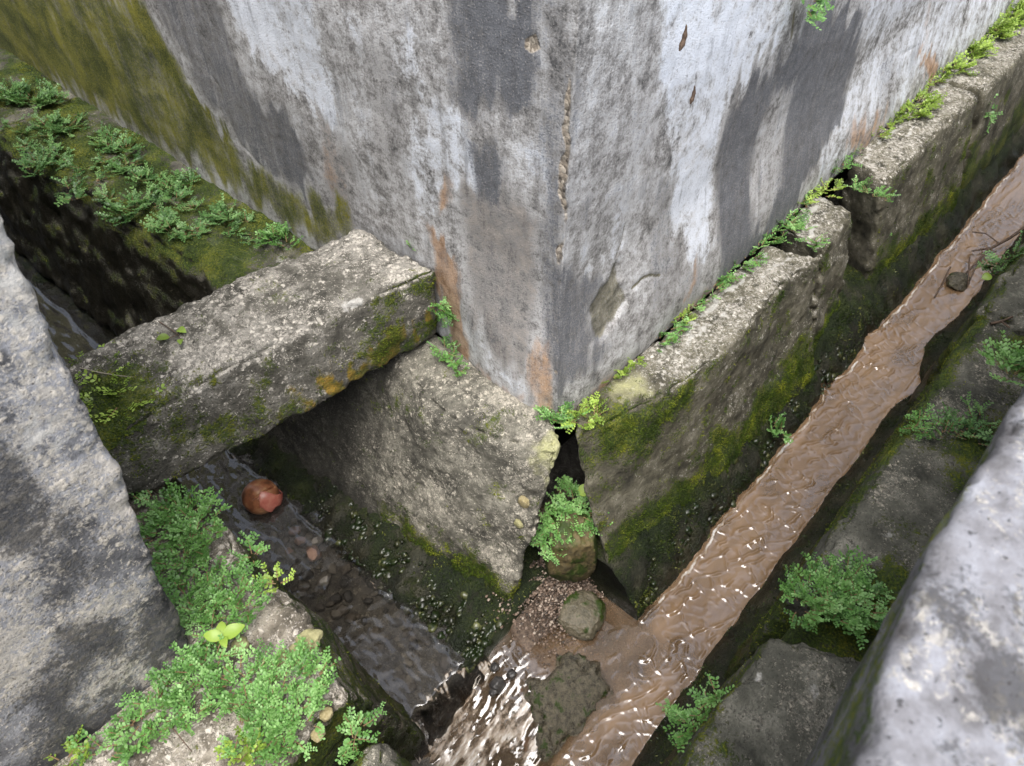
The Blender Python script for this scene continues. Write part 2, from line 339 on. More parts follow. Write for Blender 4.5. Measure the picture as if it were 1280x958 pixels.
M_ROCKM = plain('mossy_rock', (0.05, 0.042, 0.022), (0.16, 0.12, 0.05), 22, 0.7, 0.6, moss=0.75)
M_ROCKW = plain('wet_rock', (0.020, 0.018, 0.011), (0.150, 0.130, 0.088), 75, 0.16, 1.0, 0.6, moss=0.25)
M_ROCKG = plain('round_rock', (0.055, 0.05, 0.03), (0.17, 0.145, 0.10), 40, 0.45, 0.7, moss=0.45)
M_PEB = [plain('brown_pebble', (0.06, 0.052, 0.043), (0.13, 0.112, 0.092), 30, 0.45), plain('pink_pebble', (0.17, 0.10, 0.07), (0.28, 0.18, 0.13), 30, 0.45),
         plain('dark_pebble', (0.02, 0.02, 0.02), (0.07, 0.065, 0.06), 30, 0.3), plain('grey_pebble', (0.11, 0.10, 0.085), (0.20, 0.18, 0.15), 30, 0.5)]
M_STONEY = plain('yellow_lichen_stone', (0.17, 0.16, 0.07), (0.34, 0.32, 0.17), 45, 0.85)
M_STONEO = plain('orange_lichen_stone', (0.20, 0.16, 0.07), (0.36, 0.31, 0.18), 45, 0.85)
M_TWIG = plain('dead_twig', (0.05, 0.032, 0.022), (0.14, 0.095, 0.065), 60, 0.8)
_b = NB('mossy_gravel'); M_MGRAV = _b.done(_b.bsdf(Base_Color=_b.mix(_b.rng(_b.noise(_b.pos(), 32, 4), .40, .58), _b.ramp(_b.attr('lv').outputs['Fac'], [(0, (.008, .010, .005)), (.55, (.030, .032, .016)), (.85, (.06, .066, .024)), (1, (.11, .115, .045))]), (.010, .018, .004)), Roughness=.35))
M_MOSS = NB('moss_tufts'); M_MOSS = M_MOSS.done(M_MOSS.bsdf(Base_Color=M_MOSS.ramp(M_MOSS.attr('lv').outputs['Fac'], [(0, (.020, .038, .004)), (.6, (.065, .10, .008)), (1, (.19, .21, .02))]), Roughness=.8, Specular_IOR_Level=.2))
_b = NB('mixed_gravel'); M_GRAV2 = _b.done(_b.bsdf(Base_Color=_b.ramp(_b.attr('lv').outputs['Fac'], [(0, (.035, .028, .022)), (.4, (.10, .068, .048)), (.75, (.19, .135, .10)), (1, (.36, .30, .24))]), Roughness=.5))
M_MOSSD = NB('dark_moss_tufts'); M_MOSSD = M_MOSSD.done(M_MOSSD.bsdf(Base_Color=M_MOSSD.ramp(M_MOSSD.attr('lv').outputs['Fac'], [(0, (.006, .012, .003)), (.55, (.022, .040, .006)), (.85, (.06, .085, .012)), (1, (.14, .15, .03))]), Roughness=.5, Specular_IOR_Level=.4))
M_GRAVEL = plain('reddish_gravel', (0.055, 0.036, 0.025), (0.20, 0.145, 0.105), 130, 0.6)

# ------------------------------------------------------------------ ground under and round the drains
def flat(name, x0, x1, y0, y1, z, mat, kind='structure'):
    o = mesh(name, [(x0, y0, z), (x1, y0, z), (x1, y1, z), (x0, y1, z)], [[0, 1, 2, 3]], mat)
    return tag(o, kind=kind)
flat('ground', -60, 60, -60, 60, -0.70, M_SOIL)
# yard that lies outside the drains, at the level of the banks
tag(mesh('yard', [(-60, -60, -.02), (60, -60, -.02), (60, -1.35, -.02), (-60, -1.35, -.02), (-60, -1.35, -.7), (60, -1.35, -.7)], [[0, 1, 2, 3], [3, 2, 5, 4]], plain('yard_concrete', (0.18, 0.17, 0.155), (0.30, 0.29, 0.27), 5)), kind='structure')

# ------------------------------------------------------------------ building corner
bld = empty('building_corner', (0, 0, 0), 'tall grey plastered building corner with dark streaks, rust stains and green moss', 'building')
def axis(parts):
    out = [parts[0][0]]
    for a, b_, st in parts:
        n = max(1, int(round((b_-a)/st))); out += list(a + (b_-a)*np.arange(1, n+1)/n)
    return np.array(out)
sa = axis([(-6, -2.6, .12), (-2.6, -1.3, .012), (-1.3, -.03, .0055), (-.03, .03, .003), (.03, 1.3, .0055), (1.3, 3.2, .012), (3.2, 7, .12)])
za = axis([(0, .95, .0055), (.95, 1.2, .02), (1.2, 3.3, .15)])
Sg, Zg = np.meshgrid(sa, za, indexing='ij'); s = Sg.ravel(); zz = Zg.ravel()
zmin = -0.018*np.exp(-(s/0.12)**2) + 0.010*n2(s, s*0, 6) + 0.004*n2(s, s*0, 30, 2, 4) - 0.01
z = zz + zmin*np.clip(1-zz/0.10, 0, 1)
LW = lambda pts: [(-onx(x, y, 0.0)[1], onx(x, y, 0.0)[2]) for x, y in pts]       # points on the left face
RW = lambda pts: [(ony(x, y, -.03)[0], ony(x, y, -.03)[2]) for x, y in pts]      # points on the right face
sz = np.stack([s, z], 1)
wob = np.stack([n2(s, z*0.4, 16, 4, 3)*0.026, n2(s, z*0.3, 22, 4, 9)*0.075], 1)
szw = sz + wob
dark = np.zeros(len(s)); white = dark.copy(); rust = dark.copy(); moss = dark.copy(); brown = dark.copy(); crack = dark.copy(); raw = dark.copy()
def paint(arr, poly, val, soft=0.02):
    m = sst(0, 1, 0.5 + sdf(szw, poly)/(soft+0.045))*val
    if val >= 0: np.maximum(arr, m, out=arr)
    else: arr += m
    return arr
for pts, v in [([(566, -30), (684, -30), (684, 40), (668, 100), (662, 150), (622, 138), (596, 150), (568, 126), (560, 60)], .85),
               ([(585, 158), (604, 163), (636, 196), (632, 262), (600, 258), (588, 210)], .8),
               ([(180, -20), (268, -20), (290, 60), (325, 118), (380, 185), (400, 240), (330, 215), (262, 130), (225, 60)], .62),
               ([(330, 130), (375, 165), (400, 235), (370, 240), (335, 190)], .7),
               ([(462, 60), (505, 100), (506, 200), (488, 210), (470, 140)], .35),
               ([(672, 210), (690, 215), (690, 300), (676, 320)], .3), ([(600, 300), (640, 300), (650, 400), (615, 420), (585, 370)], .4)]:
    paint(dark, LW(pts), v)
for pts, v in [([(272, -20), (384, -20), (402, 60), (428, 140), (405, 150), (360, 112), (312, 62)], .85), ([(418, -10), (436, -10), (462, 90), (450, 95)], .6),
               ([(496, 30), (520, 40), (525, 105), (508, 120)], .7), ([(440, 120), (460, 130), (490, 270), (474, 270)], .45),
               ([(506, 150), (560, 108), (598, 168), (608, 245), (572, 232), (548, 222), (530, 300), (512, 240)], .62),
               ([(655, 160), (690, 185), (690, 235), (662, 208)], .6), ([(684, -20), (692, -20), (692, 75), (687, 75)], .95),
               ([(600, 420), (655, 415), (660, 460), (625, 450)], .4)]:
    paint(white, LW(pts), v)
for pts, v in [([(574, 240), (655, 236), (682, 310), (668, 440), (606, 415), (576, 330)], .62), ([(395, 130), (440, 205), (450, 290), (425, 290), (400, 225)], .5), ([(440, 30), (490, 40), (500, 140), (490, 270), (455, 200)], .35)]:
    paint(brown, LW(pts), v, .04)
for pts, v in [([(541, 222), (566, 224), (562, 275), (540, 268)], .75), ([(530, 280), (566, 305), (586, 390), (600, 450), (566, 430), (545, 330)], 1.1), ([(388, 138), (418, 150), (440, 235), (425, 262), (400, 215)], .5),
               ([(655, 430), (692, 420), (694, 520), (660, 510)], .65), ([(590, 440), (660, 470), (650, 525), (605, 490)], .6)]:
    paint(rust, LW(pts), v, .025)
paint(moss, LW([(128, -30), (172, -30), (232, 108), (300, 190), (372, 240), (436, 246), (446, 290), (430, 330), (250, 215), (60, 105), (-120, -10), (-60, -80)]), .74, .08)
paint(moss, LW([(150, -10), (176, -10), (236, 110), (305, 195), (290, 190), (215, 110)]), .95, .04)
paint(moss, LW([(-200, -60), (60, -20), (140, 60), (230, 205), (60, 105), (-200, -60)]), .85, .15)
far = sst(-1.9, -2.6, s); moss = np.maximum(moss, far*0.85)
for pts, v in [([(1035, 12), (1088, 20), (1082, 80), (1060, 135), (1012, 212), (962, 292), (922, 335), (886, 350), (898, 260), (918, 180), (932, 128), (962, 98), (1005, 60)], .80),
               ([(702, 30), (735, 40), (752, 110), (735, 180), (725, 300), (700, 330)], .50), ([(697, 150), (716, 160), (728, 240), (718, 330), (698, 345)], .62),
               ([(697, 335), (775, 352), (752, 400), (760, 425), (712, 488), (697, 480)], .72), ([(757, 222), (764, 240), (752, 290), (736, 296), (742, 260)], .6),
               ([(832, 225), (850, 240), (856, 330), (820, 400), (800, 405), (815, 330)], .42), ([(760, 60), (842, 30), (838, 190), (790, 310), (745, 300)], .22),
               ([(1105, 150), (1120, 110), (1132, 60), (1120, 60), (1095, 130)], .4), ([(850, 300), (880, 330), (840, 395), (815, 420)], .35)]:
    paint(dark, RW(pts), v)
paint(dark, RW([(980, 122), (1004, 132), (970, 240), (935, 290), (940, 230)]), -.55, .03)
for pts, v in [([(846, -30), (1020, -30), (1000, 40), (955, 92), (922, 130), (905, 200), (888, 300), (865, 330), (848, 300), (856, 200), (846, 110)], .88),
               ([(1095, -30), (1290, -30), (1205, 55), (1125, 118), (1090, 150), (1085, 90)], .62), ([(1080, 90), (1110, 110), (1060, 190), (1015, 235), (1010, 215)], .5),
               ([(694, -20), (706, -20), (704, 55), (695, 75)], .98), ([(780, 250), (800, 260), (785, 340), (770, 340)], .45), ([(740, 320), (770, 330), (750, 380), (735, 370)], .4)]:
    paint(white, RW(pts), v)
for pts, v in [([(935, 100), (965, 110), (930, 200), (920, 180)], .7), ([(1120, -10), (1160, 0), (1130, 90), (1110, 90)], .25), ([(930, 110), (985, 80), (975, 140), (925, 220)], .4)]:
    paint(brown, RW(pts), v, .04)
for pts, v in [([(942, 288), (950, 290), (944, 330), (934, 330)], .9), ([(1058, 150), (1105, 130), (1100, 165), (1050, 200)], .6), ([(1148, 62), (1166, 62), (1168, 100), (1150, 100)], .95), ([(862, 325), (880, 320), (850, 365), (835, 380)], .6), ([(1170, -10), (1180, 0), (1165, 60), (1158, 60)], .5)]:
    paint(rust, RW(pts), v, .03)
base = np.clip(1 - z/0.075, 0, 1)*(s > 0.05)*(0.55+0.8*n2(s, z*0, 5, 2, 2)); rust = np.maximum(rust, base*0.62); brown = np.maximum(brown, base*0.8)
# broken places: a hollow where the render has come away, a torn strip up the arris, cracks
hol = np.clip(0.5 + sdf(sz + wob*0.28, RW([(785, 334), (774, 352), (760, 374), (749, 392), (750, 424), (758, 420), (776, 394), (790, 372), (785, 356)]))/0.012, 0, 1)
crack = np.maximum(crack, hol*0.62)
tear = np.exp(-(np.abs(s+0.006-0.014*n2(s*0, z, 12))/(0.009+.007*np.clip(n2(s*0, z, 9, 2, 6), -1, 1)))**2)*np.clip(.75+.9*n2(s*0, z, 14, 3, 2), 0, 1)*sst(.30, .40, z+0.05*n2(s*0, z, 20, 2))*sst(.80, .70, z)
tear = np.maximum(tear, 0.55*np.exp(-(np.abs(s+0.004)/0.008)**2)*sst(.36, .2, z)*(0.5+n2(s*0, z, 25)))
raw = np.maximum(raw, tear)
c2 = np.clip(0.5 + sdf(sz, LW([(656, 50), (670, 42), (676, 62), (664, 68), (655, 62)]))/0.01, 0, 1); raw = np.maximum(raw, c2)
for ln, wd, amt in [(LW([(236, -30), (243, 20), (252, 62), (262, 92), (275, 110), (285, 150), (300, 180), (330, 212)]), .005, .55), (RW([(784, 330), (792, 310), (796, 290)]), .004, .7), (RW([(796, 362), (806, 352), (815, 345), (826, 344)]), .005, .9),
                    (LW([(662, 215), (640, 300), (640, 345)]), .003, .25), (RW([(1180, -20), (1166, 20), (1150, 60), (1130, 72)]), .006, .4), (RW([(1010, 20), (1006, 50)]), .008, .8)]:
    crack = np.maximum(crack, amt*np.exp(-(dline(sz+wob*0.08, ln)/wd)**2))
off = 0.007*n2(s, z, 3.0, 2, 1)*sst(.02, .25, np.abs(s)) + 0.0013*n2(s, z, 18, 2, 5)
off += 0.047*(1-.55*np.exp(-(s/.05)**2))*sst(-.42, -.12, s)*sst(.36, .0, z) + 0.005*sst(0, .3, s)*sst(.5, 0, z)
off -= 0.006*hol*(1+.6*n2(s, z, 30, 2, 3)) + 0.004*np.clip(raw, 0, 1)*(0.6+0.8*n2(s, z, 60, 2)) + 0.004*np.clip(crack, 0, 1)
cut = off*sst(.30, .0, np.abs(s))                                             # the two faces meet in a mitred arris
co = np.stack([np.where(s < 0, -off, s-cut), np.where(s < 0, -s-cut, -off), z], 1)
nx, ny = np.where(s < 0, -1., np.where(s == 0, -.7, 0)), np.where(s < 0, 0, np.where(s == 0, -.7, -1.))
nu, nv = len(sa), len(za)
low = co.reshape(nu, nv, 3)[:, 0].copy(); nin = np.stack([nx, ny], 1).reshape(nu, nv, 2)[:, 0]
low[:, :2] -= nin*0.10; low[:, 2] -= 0.004                                    # the underside of the render turns in
ma = np.stack([moss, white, rust, raw], 1); mb = np.stack([dark, brown, crack, s*0], 1)
coA = np.concatenate([co, low]); q = gridq(nu, nv, True)
k = np.arange(nu-1); q2 = np.stack([k*nv, nu*nv+k, nu*nv+k+1, (k+1)*nv], 1)
ext = lambda a: np.concatenate([a, a.reshape(nu, nv, -1)[:, 0]])
q = np.concatenate([q, q2[:, ::-1]])
plaster = mesh('plaster', coA, q[:, ::-1], M_PLASTER, bld, attrs={'ma': ext(ma), 'mb': ext(mb), 'sz': ext(np.stack([s, z, s*0], 1))})
cc, cq, _, _ = hexa([(.14, .14, -.7), (7, .14, -.7), (7, 6, -.7), (.14, 6, -.7), (.14, .14, 3.25), (7, .14, 3.25), (7, 6, 3.25), (.14, 6, 3.25)], 0.5, .02, 0, fine=0)
mesh('footing', cc, cq, M_SOIL, bld)

# ------------------------------------------------------------------ slabs and blocks
def slab(name, corners, mat, label, cat, painter, group=None, moss=0, **kw):
    co, q, n, t = hexa(corners, **kw)
    A, B = rgba(len(co)), rgba(len(co)); painter(co, n, t, A, B)
    org = np.array([co[:, 0].mean(), co[:, 1].mean(), co[:, 2].min()])
    o = mesh(name, co, q, mat, attrs={'ma': np.clip(A, 0, 1.2), 'mb': np.clip(B, 0, 1.2)}, origin=org)
    tag(o, label, cat, group)
    if moss:
        vis = np.einsum('ij,ij->i', n, CAM-co) > 0
        tufts(o, co, q, n, np.where(vis, np.clip(A[:, 0]+.7*fbm(co, 30, 3, .6, 4)-.52, 0, 1), 0)*(1-.6*np.clip(B[:, 0], 0, 1)), moss, kw.get('seed', 1))
    return o
def tufts(parent, co, q, n, wt, count, seed, h=.0040, mat=None):
    g = np.random.RandomState(seed); area = np.linalg.norm(np.cross(co[q[:, 2]]-co[q[:, 0]], co[q[:, 3]]-co[q[:, 1]]), axis=1)
    w_ = area*np.clip(wt[q].mean(1), 0, None)
    if w_.sum() <= 0: return
    k_ = g.choice(len(q), count, p=w_/w_.sum()); a = g.dirichlet([1, 1, 1, 1], count)
    b = (co[q[k_]]*a[:, :, None]).sum(1); nn = n[q[k_]].mean(1) + g.normal(0, .55, (count, 3)) + np.array([0, 0, .25]); nn /= np.linalg.norm(nn, axis=1)[:, None]
    sd = np.cross(nn, g.normal(0, 1, (count, 3))); sd /= np.linalg.norm(sd, axis=1)[:, None]
    hh = h*g.uniform(.5, 1.4, (count, 1)); V = np.stack([b-sd*hh*.28-nn*.001, b+sd*hh*.28-nn*.001, b+nn*hh], 1).reshape(-1, 3)
    lv = np.repeat(np.clip(.45+.9*fbm(b, 14, 2, .5, seed)+g.normal(0, .16, count), 0, 1), 3)
    o = mesh('moss', V-np.array(parent.location), None, mat or M_MOSS, parent, False, {'lv': lv}, np.arange(count*3).reshape(-1, 3)); o['kind'] = 'stuff'
def proj(co):
    v = co-CAM; k = v@FW; return CX+F*(v@RT)/k, CY-F*(v@UP)/k
nz = lambda co, s_, off=0: fbm(co, s_, 3, 0.55, off)

def p_right(co, n, t, A, B):
    up = np.clip(n[:, 2], 0, 1); x, y, z = co.T
    face = np.clip(-n[:, 1], 0, 1)
    A[:, 0] = face*(0.30 + 0.55*nz(co, 7, 3) + 0.75*sst(-.22, -.40, z)) + 0.25*up*(nz(co, 6, 9)+0.1)
    A[:, 0] += 0.45*np.exp(-((x-0.08)/0.16)**2)*sst(-.2, -.02, z)
    A[:, 1] = up*(0.75 + 0.3*nz(co, 9, 5))*sst(.0, .35, x) + 0.12*face*np.clip(nz(co, 12, 8), 0, 1)
    A[:, 3] = 0.5*sst(-.30, -.42, z); B[:, 0] = .10*face
    B[:, 1] = up*np.clip(0.6*np.exp(-((y+0.085-0.02*nz(co, 9))/0.016)**2), 0, 1)*sst(.18, .35, x) + 0.55*up*np.exp(-((y+0.13-0.03*nz(co, 6, 2))/0.01)**2)*sst(.2, .4, x)
    B[:, 2] = 0.5*up*np.exp(-((x-0.15)/0.12)**2)
def warp1(co, t):
    co[:, 1] -= 0.055*np.sin(np.pi*np.clip(t[:, 0]*1.25, 0, 1))*(1-t[:, 1])*t[:, 2]
    co[:, 1] += 0.015*np.sin(np.pi*t[:, 2])*(1-t[:, 1])
    return co
G_SL = 'concrete slabs lining the drain along the right wall'
slab('drain_slab', [(-.075, -.278, -.43), (.93, -.315, -.43), (.93, -.10, -.43), (.10, -.10, -.43), (-.045, -.094, 0), (.90, -.205, 0), (.855, -.058, 0), (.03, -.040, 0)], M_SLAB,
     'long mossy concrete slab lining the right drain, nearest the building corner', 'concrete slab', p_right, G_SL, moss=26000, res=.0055, bevel=.018, amp=.008, seed=1, warp=warp1, chip=.012)
slab('drain_slab', [(.955, -.275, -.46), (1.23, -.255, -.46), (1.23, -.08, -.46), (.955, -.08, -.46), (.925, -.195, .0), (1.175, -.175, -.005), (1.175, -.050, .0), (.955, -.050, .0)], M_SLAB,
     'short set-back concrete slab wedged between the two long right drain slabs', 'concrete slab', p_right, G_SL, moss=6000, res=.006, bevel=.02, amp=.012, seed=2, chip=.02)
slab('drain_slab', [(1.36, -.268, -.43), (2.13, -.30, -.43), (2.13, -.08, -.43), (1.42, -.08, -.43), (1.335, -.190, .02), (2.11, -.205, .02), (2.11, -.045, .02), (1.40, -.045, .02)], M_SLAB,
     'concrete slab with pitted grey top beyond the dark gap in the right drain lining', 'concrete slab', p_right, G_SL, moss=8000, res=.009, bevel=.02, amp=.008, seed=3, chip=.012)
slab('drain_slab', [(2.16, -.29, -.43), (3.9, -.30, -.43), (3.9, -.08, -.43), (2.16, -.08, -.43), (2.14, -.215, .02), (3.9, -.22, .02), (3.9, -.045, .02), (2.14, -.045, .02)], M_SLAB,
     'farthest mossy concrete slab of the right drain lining at the picture edge', 'concrete slab', p_right, G_SL, res=.016, bevel=.02, amp=.008, seed=4, chip=.012)

def p_lblock(co, n, t, A, B):
    x, y, z = co.T; up = np.clip(n[:, 2], 0, 1)
    A[:, 0] = 0.12 + 0.55*nz(co, 8, 2)*sst(-.3, 0, z) + 0.85*sst(-.33, -.47, z+0.22*sst(.22, .5, y)+.10*nz(co, 9)) + 0.35*np.exp(-((y+.02)/.1)**2)*np.clip(nz(co, 14, 5)+.2, 0, 1)
    A[:, 1] = 0.40 + 0.35*nz(co, 9, 4) + 0.3*up*sst(.3, .1, y)
    A[:, 2] = 0.35*np.clip(nz(co, 16, 7), 0, 1)*sst(.1, -.05, y)
    A[:, 3] = 0.85*sst(-.34, -.46, z+0.22*sst(.22, .5, y)+.08*nz(co, 9))
    B[:, 0] = 0.8*sst(.30, .5, y) + .9*sst(-.36, -.47, z+.08*nz(co, 12, 3)) + 0.4*np.clip(nz(co*np.array([2.2, 2.2, .6]), 9, 6), 0, 1)  # beam's shade is painted in at the far end; the foot is wet growth
    B[:, 2] = 0.75*np.exp(-(((y+.075)/.045)**2+((z+.03)/.06)**2)) + 0.3*sst(.05, -.08, y)*(0.5+nz(co, 20, 9))
def warpl(co, t):
    co[:, 0] -= 0.075*np.sin(np.pi*np.clip(t[:, 0]*1.7+.05, 0, 1))*(1-t[:, 1])*t[:, 2]**1.5
    return co
lb = slab('corner_block', [(-.302, -.122, -.49), (-.375, .78, -.49), (-.06, .78, -.49), (-.10, .04, -.49), (-.078, -.092, -.012), (-.165, .78, -.01), (-.01, .78, .0), (.0, -.002, .0)], M_BLOCK,
          'pale lichened concrete block with a leaning face between the beam and building corner', 'concrete block', p_lblock, moss=9000, res=.0055, bevel=.022, amp=.010, seed=5, warp=warpl, chip=.018, fine=.003)

def p_ledge(co, n, t, A, B):
    x, y, z = co.T; up = np.clip(n[:, 2], 0, 1)
    A[:, 0] = up*(0.78 + 0.5*nz(co, 7, 2)) + (1-up)*(0.35+0.5*nz(co, 6, 8))
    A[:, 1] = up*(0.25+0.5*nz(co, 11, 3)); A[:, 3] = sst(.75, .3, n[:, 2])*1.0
    B[:, 1] = up*np.clip(0.35*sst(1.5, .9, y)+0.75*nz(co, 17, 6)-.1, 0, 1); B[:, 0] = sst(.75, .3, n[:, 2])*1.1; A[:, 0] -= .45*sst(.6, .2, n[:, 2])  # drain-side face blackened: dark algae plus painted shade of the void
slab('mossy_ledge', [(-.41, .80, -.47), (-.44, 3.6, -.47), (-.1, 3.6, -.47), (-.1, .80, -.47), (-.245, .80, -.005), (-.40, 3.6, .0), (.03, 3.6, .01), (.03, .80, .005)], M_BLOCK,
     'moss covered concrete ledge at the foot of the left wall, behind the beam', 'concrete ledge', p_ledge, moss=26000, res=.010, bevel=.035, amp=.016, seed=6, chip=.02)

def p_beam(co, n, t, A, B):
    x, y, z = co.T; up = np.clip(n[:, 2], 0, 1); fr = np.clip(-n[:, 1], 0, 1)
    A[:, 0] = fr*(0.38 + 0.55*nz(co, 9, 3)) + up*(0.10 + 0.5*nz(co, 6, 4)) + 0.9*np.exp(-(((x+.71)/.05)**2+((y-.52)/.09)**2))*up + 0.4*up*sst(-.60, -.72, x)
    A[:, 1] = up*(0.62 + 0.45*nz(co, 8, 6)) + 0.16*fr
    lowf = np.exp(-((z-.04-.03*sst(-.4, 0, x))/.055)**2)
    A[:, 2] = fr*lowf*(0.85*sst(-.55, -.25, x)*sst(.02, -.06, x)+.1)*(1.25+1.5*nz(co*np.array([1, 1, .22]), 22, 5))
    B[:, 0] = fr*0.5*np.clip(0.4+nz(co, 7, 9), 0, 1)
    B[:, 1] = np.exp(-((t[:, 1]+(1-t[:, 2]))/.10)**2)*(0.45+0.6*nz(co, 9, 2)) + up*0.35*sst(-.35, -.1, x)*np.clip(nz(co, 10, 1)+.3, 0, 1)
    B[:, 2] = 0.5*up*np.clip(nz(co, 13, 8), 0, 1) + 0.5*np.exp(-(((x+.02)/.05)**2+((y-.36)/.05)**2))*up
def warpb(co, t):
    co[:, 1] -= 0.03*np.sin(np.pi*t[:, 0])*(1-t[:, 1])*(1-t[:, 2]) - 0.05*np.sin(np.pi*t[:, 0])*(1-t[:, 1])*t[:, 2]
    co[:, 2] += 0.02*np.sin(np.pi*np.clip(t[:, 0]*1.5-.3, 0, 1))*t[:, 1]*t[:, 2]
    return co
beam = slab('concrete_beam', [(-.95, .50, .015), (-.018, .345, .005), (-.012, .60, .005), (-.95, .74, .02), (-.95, .455, .175), (-.004, .335, .215), (-.018, .610, .205), (-.95, .74, .185)], M_BEAM,
            'rough concrete beam spanning the left drain, orange lichen along its lower edge', 'concrete beam', p_beam, moss=9000, res=.0055, bevel=.020, amp=.009, seed=7, warp=warpb, chip=.012, fine=.0026)

def p_pillar(co, n, t, A, B):
    x, y, z = co.T; e = np.minimum(t[:, 0], 1-t[:, 0])
    A[:, 0] = 0.15*np.clip(nz(co, 9, 7), 0, 1)*sst(.4, .0, z)
    A[:, 1] = 0.42 + 0.75*nz(co, 6, 2) + .25*sst(.0, .5, z)
    B[:, 0] = np.clip(0.22 + 0.95*nz(co*np.array([1, 1, .7]), 7, 5) + .45*sst(.40, .05, z), 0, 1)
    B[:, 1] = 0.50*sst(.25, .7, z) + 0.45*nz(co, 9, 1)
def warpp(co, t):
    co[:, 0] += (0.006*nz(np.stack([t[:, 2]*4, t[:, 2]*0, t[:, 2]*0+3], 1), 1.0)+.007*np.exp(-((co[:, 2]-.44)/.05)**2))*t[:, 0]
    return co
slab('boundary_wall', [(-2.6, .10, -.06), (-.862, .115, -.06), (-.862, 3.6, -.06), (-2.6, 3.6, -.06), (-2.6, .10, 1.45), (-.72, .115, 1.45), (-.72, 3.6, 1.45), (-2.6, 3.6, 1.45)], M_PILLAR,  # length beyond view is extended along the left drain to shade it
     'broad grey weathered wall end filling the lower left, plants along its foot', 'wall', p_pillar, res=.009, bevel=.007, amp=.0025, seed=8, chip=.009, warp=warpp, scale=6)

def p_lbank(co, n, t, A, B):
    x, y, z = co.T; up = np.clip(n[:, 2], 0, 1)
    A[:, 0] = up*(0.20+0.6*nz(co, 10, 3)) + (1-up)*(0.75+.4*nz(co, 9))
    A[:, 1] = up*(0.60+0.5*nz(co, 8, 6)); A[:, 2] = 0.3*np.clip(nz(co, 14, 2), 0, 1)
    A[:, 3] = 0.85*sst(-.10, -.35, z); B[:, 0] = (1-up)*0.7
    B[:, 2] = up*0.7*np.clip(nz(co, 17, 8)+.1, 0, 1)*sst(.1, -.05, y)
def warplb(co, t):
    co[:, 0] += (0.02*np.sin(co[:, 1]*9)+.012*np.sin(co[:, 1]*23+1))*t[:, 0]*t[:, 2]
    return co
slab('bank_block', [(-1.7, -.17, -.62), (-.575, -.14, -.62), (-.575, 3.6, -.62), (-1.7, 3.6, -.62), (-1.7, -.22, -.01), (-.70, -.15, -.01), (-.69, 3.6, 0), (-1.7, 3.6, 0)], M_LBANK,
     'rough concrete bank beside the left drain with embedded yellow stones and creeping plants', 'concrete bank', p_lbank, moss=9000, res=.0085, bevel=.02, amp=.010, seed=9, chip=.03, warp=warplb, fine=.003)
slab('bank_stone', [(-1.5, -.62, -.66), (-.66, -.36, -.66), (-.66, -.20, -.66), (-1.5, -.20, -.66), (-1.5, -.60, -.05), (-.76, -.40, -.06), (-.73, -.215, -.035), (-1.5, -.245, -.03)], M_BLOCK,
     'grey rounded stone below the end of the left bank at the bottom edge', 'stone', p_lbank, res=.008, bevel=.05, amp=.012, seed=10, chip=.01)

def p_rbank(co, n, t, A, B):
    x, y, z = co.T; up = np.clip(n[:, 2], 0, 1)
    A[:, 0] = (1-up)*(0.65+.5*nz(co, 9, 1)) + up*(0.05+0.5*nz(co, 6, 3)+0.45*sst(-.645, -.625, y))
    A[:, 1] = up*(0.28+0.6*nz(co, 7, 8)); A[:, 3] = 0.85*sst(-.12, -.40, z)
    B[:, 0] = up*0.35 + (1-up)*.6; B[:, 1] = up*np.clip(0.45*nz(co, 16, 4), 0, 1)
def p_rbankb(co, n, t, A, B):
    p_rbank(co, n, t, A, B); x, y, z = co.T; up = np.clip(n[:, 2], 0, 1)
    A[:, 0] += up*(0.35*sst(.25, .6, x) + 0.55*np.exp(-(((x-.02)/.07)**2+((y+.74)/.06)**2)) + 0.3*sst(-.70, -.74, y))
G_RB = 'dark concrete bank slabs along the right drain'
slab('bank_slab', [(-1.9, -.565, -.62), (-.20, -.565, -.62), (-.12, -1.3, -.62), (-1.9, -1.3, -.62), (-1.9, -.640, 0), (-.157, -.632, .0), (.12, -1.3, 0), (-1.9, -1.3, 0)], M_BANK,
     'near black speckled bank slab at the bottom right, beside the muddy water', 'concrete slab', p_rbank, G_RB, moss=5000, res=.0075, bevel=.014, amp=.006, seed=11, chip=.014)
slab('bank_slab', [(-.10, -.565, -.62), (.96, -.565, -.62), (.96, -1.3, -.62), (.06, -1.3, -.62), (-.055, -.624, .0), (.95, -.615, .0), (.95, -1.3, 0), (.21, -1.3, 0)], M_BANK,
     'mossy middle bank slab of the right drain, partly behind the pale parapet', 'concrete slab', p_rbankb, G_RB, moss=14000, res=.0075, bevel=.016, amp=.008, seed=12, chip=.014)
slab('bank_slab', [(1.02, -.55, -.62), (3.9, -.57, -.62), (3.9, -1.3, -.62), (1.02, -1.3, -.62), (.985, -.598, -.015), (3.9, -.62, -.01), (3.9, -1.3, 0), (.985, -1.3, 0)], M_BANK,
     'far dark bank slab of the right drain at the right edge', 'concrete slab', p_rbank, G_RB, res=.012, bevel=.03, amp=.014, seed=13, chip=.02)

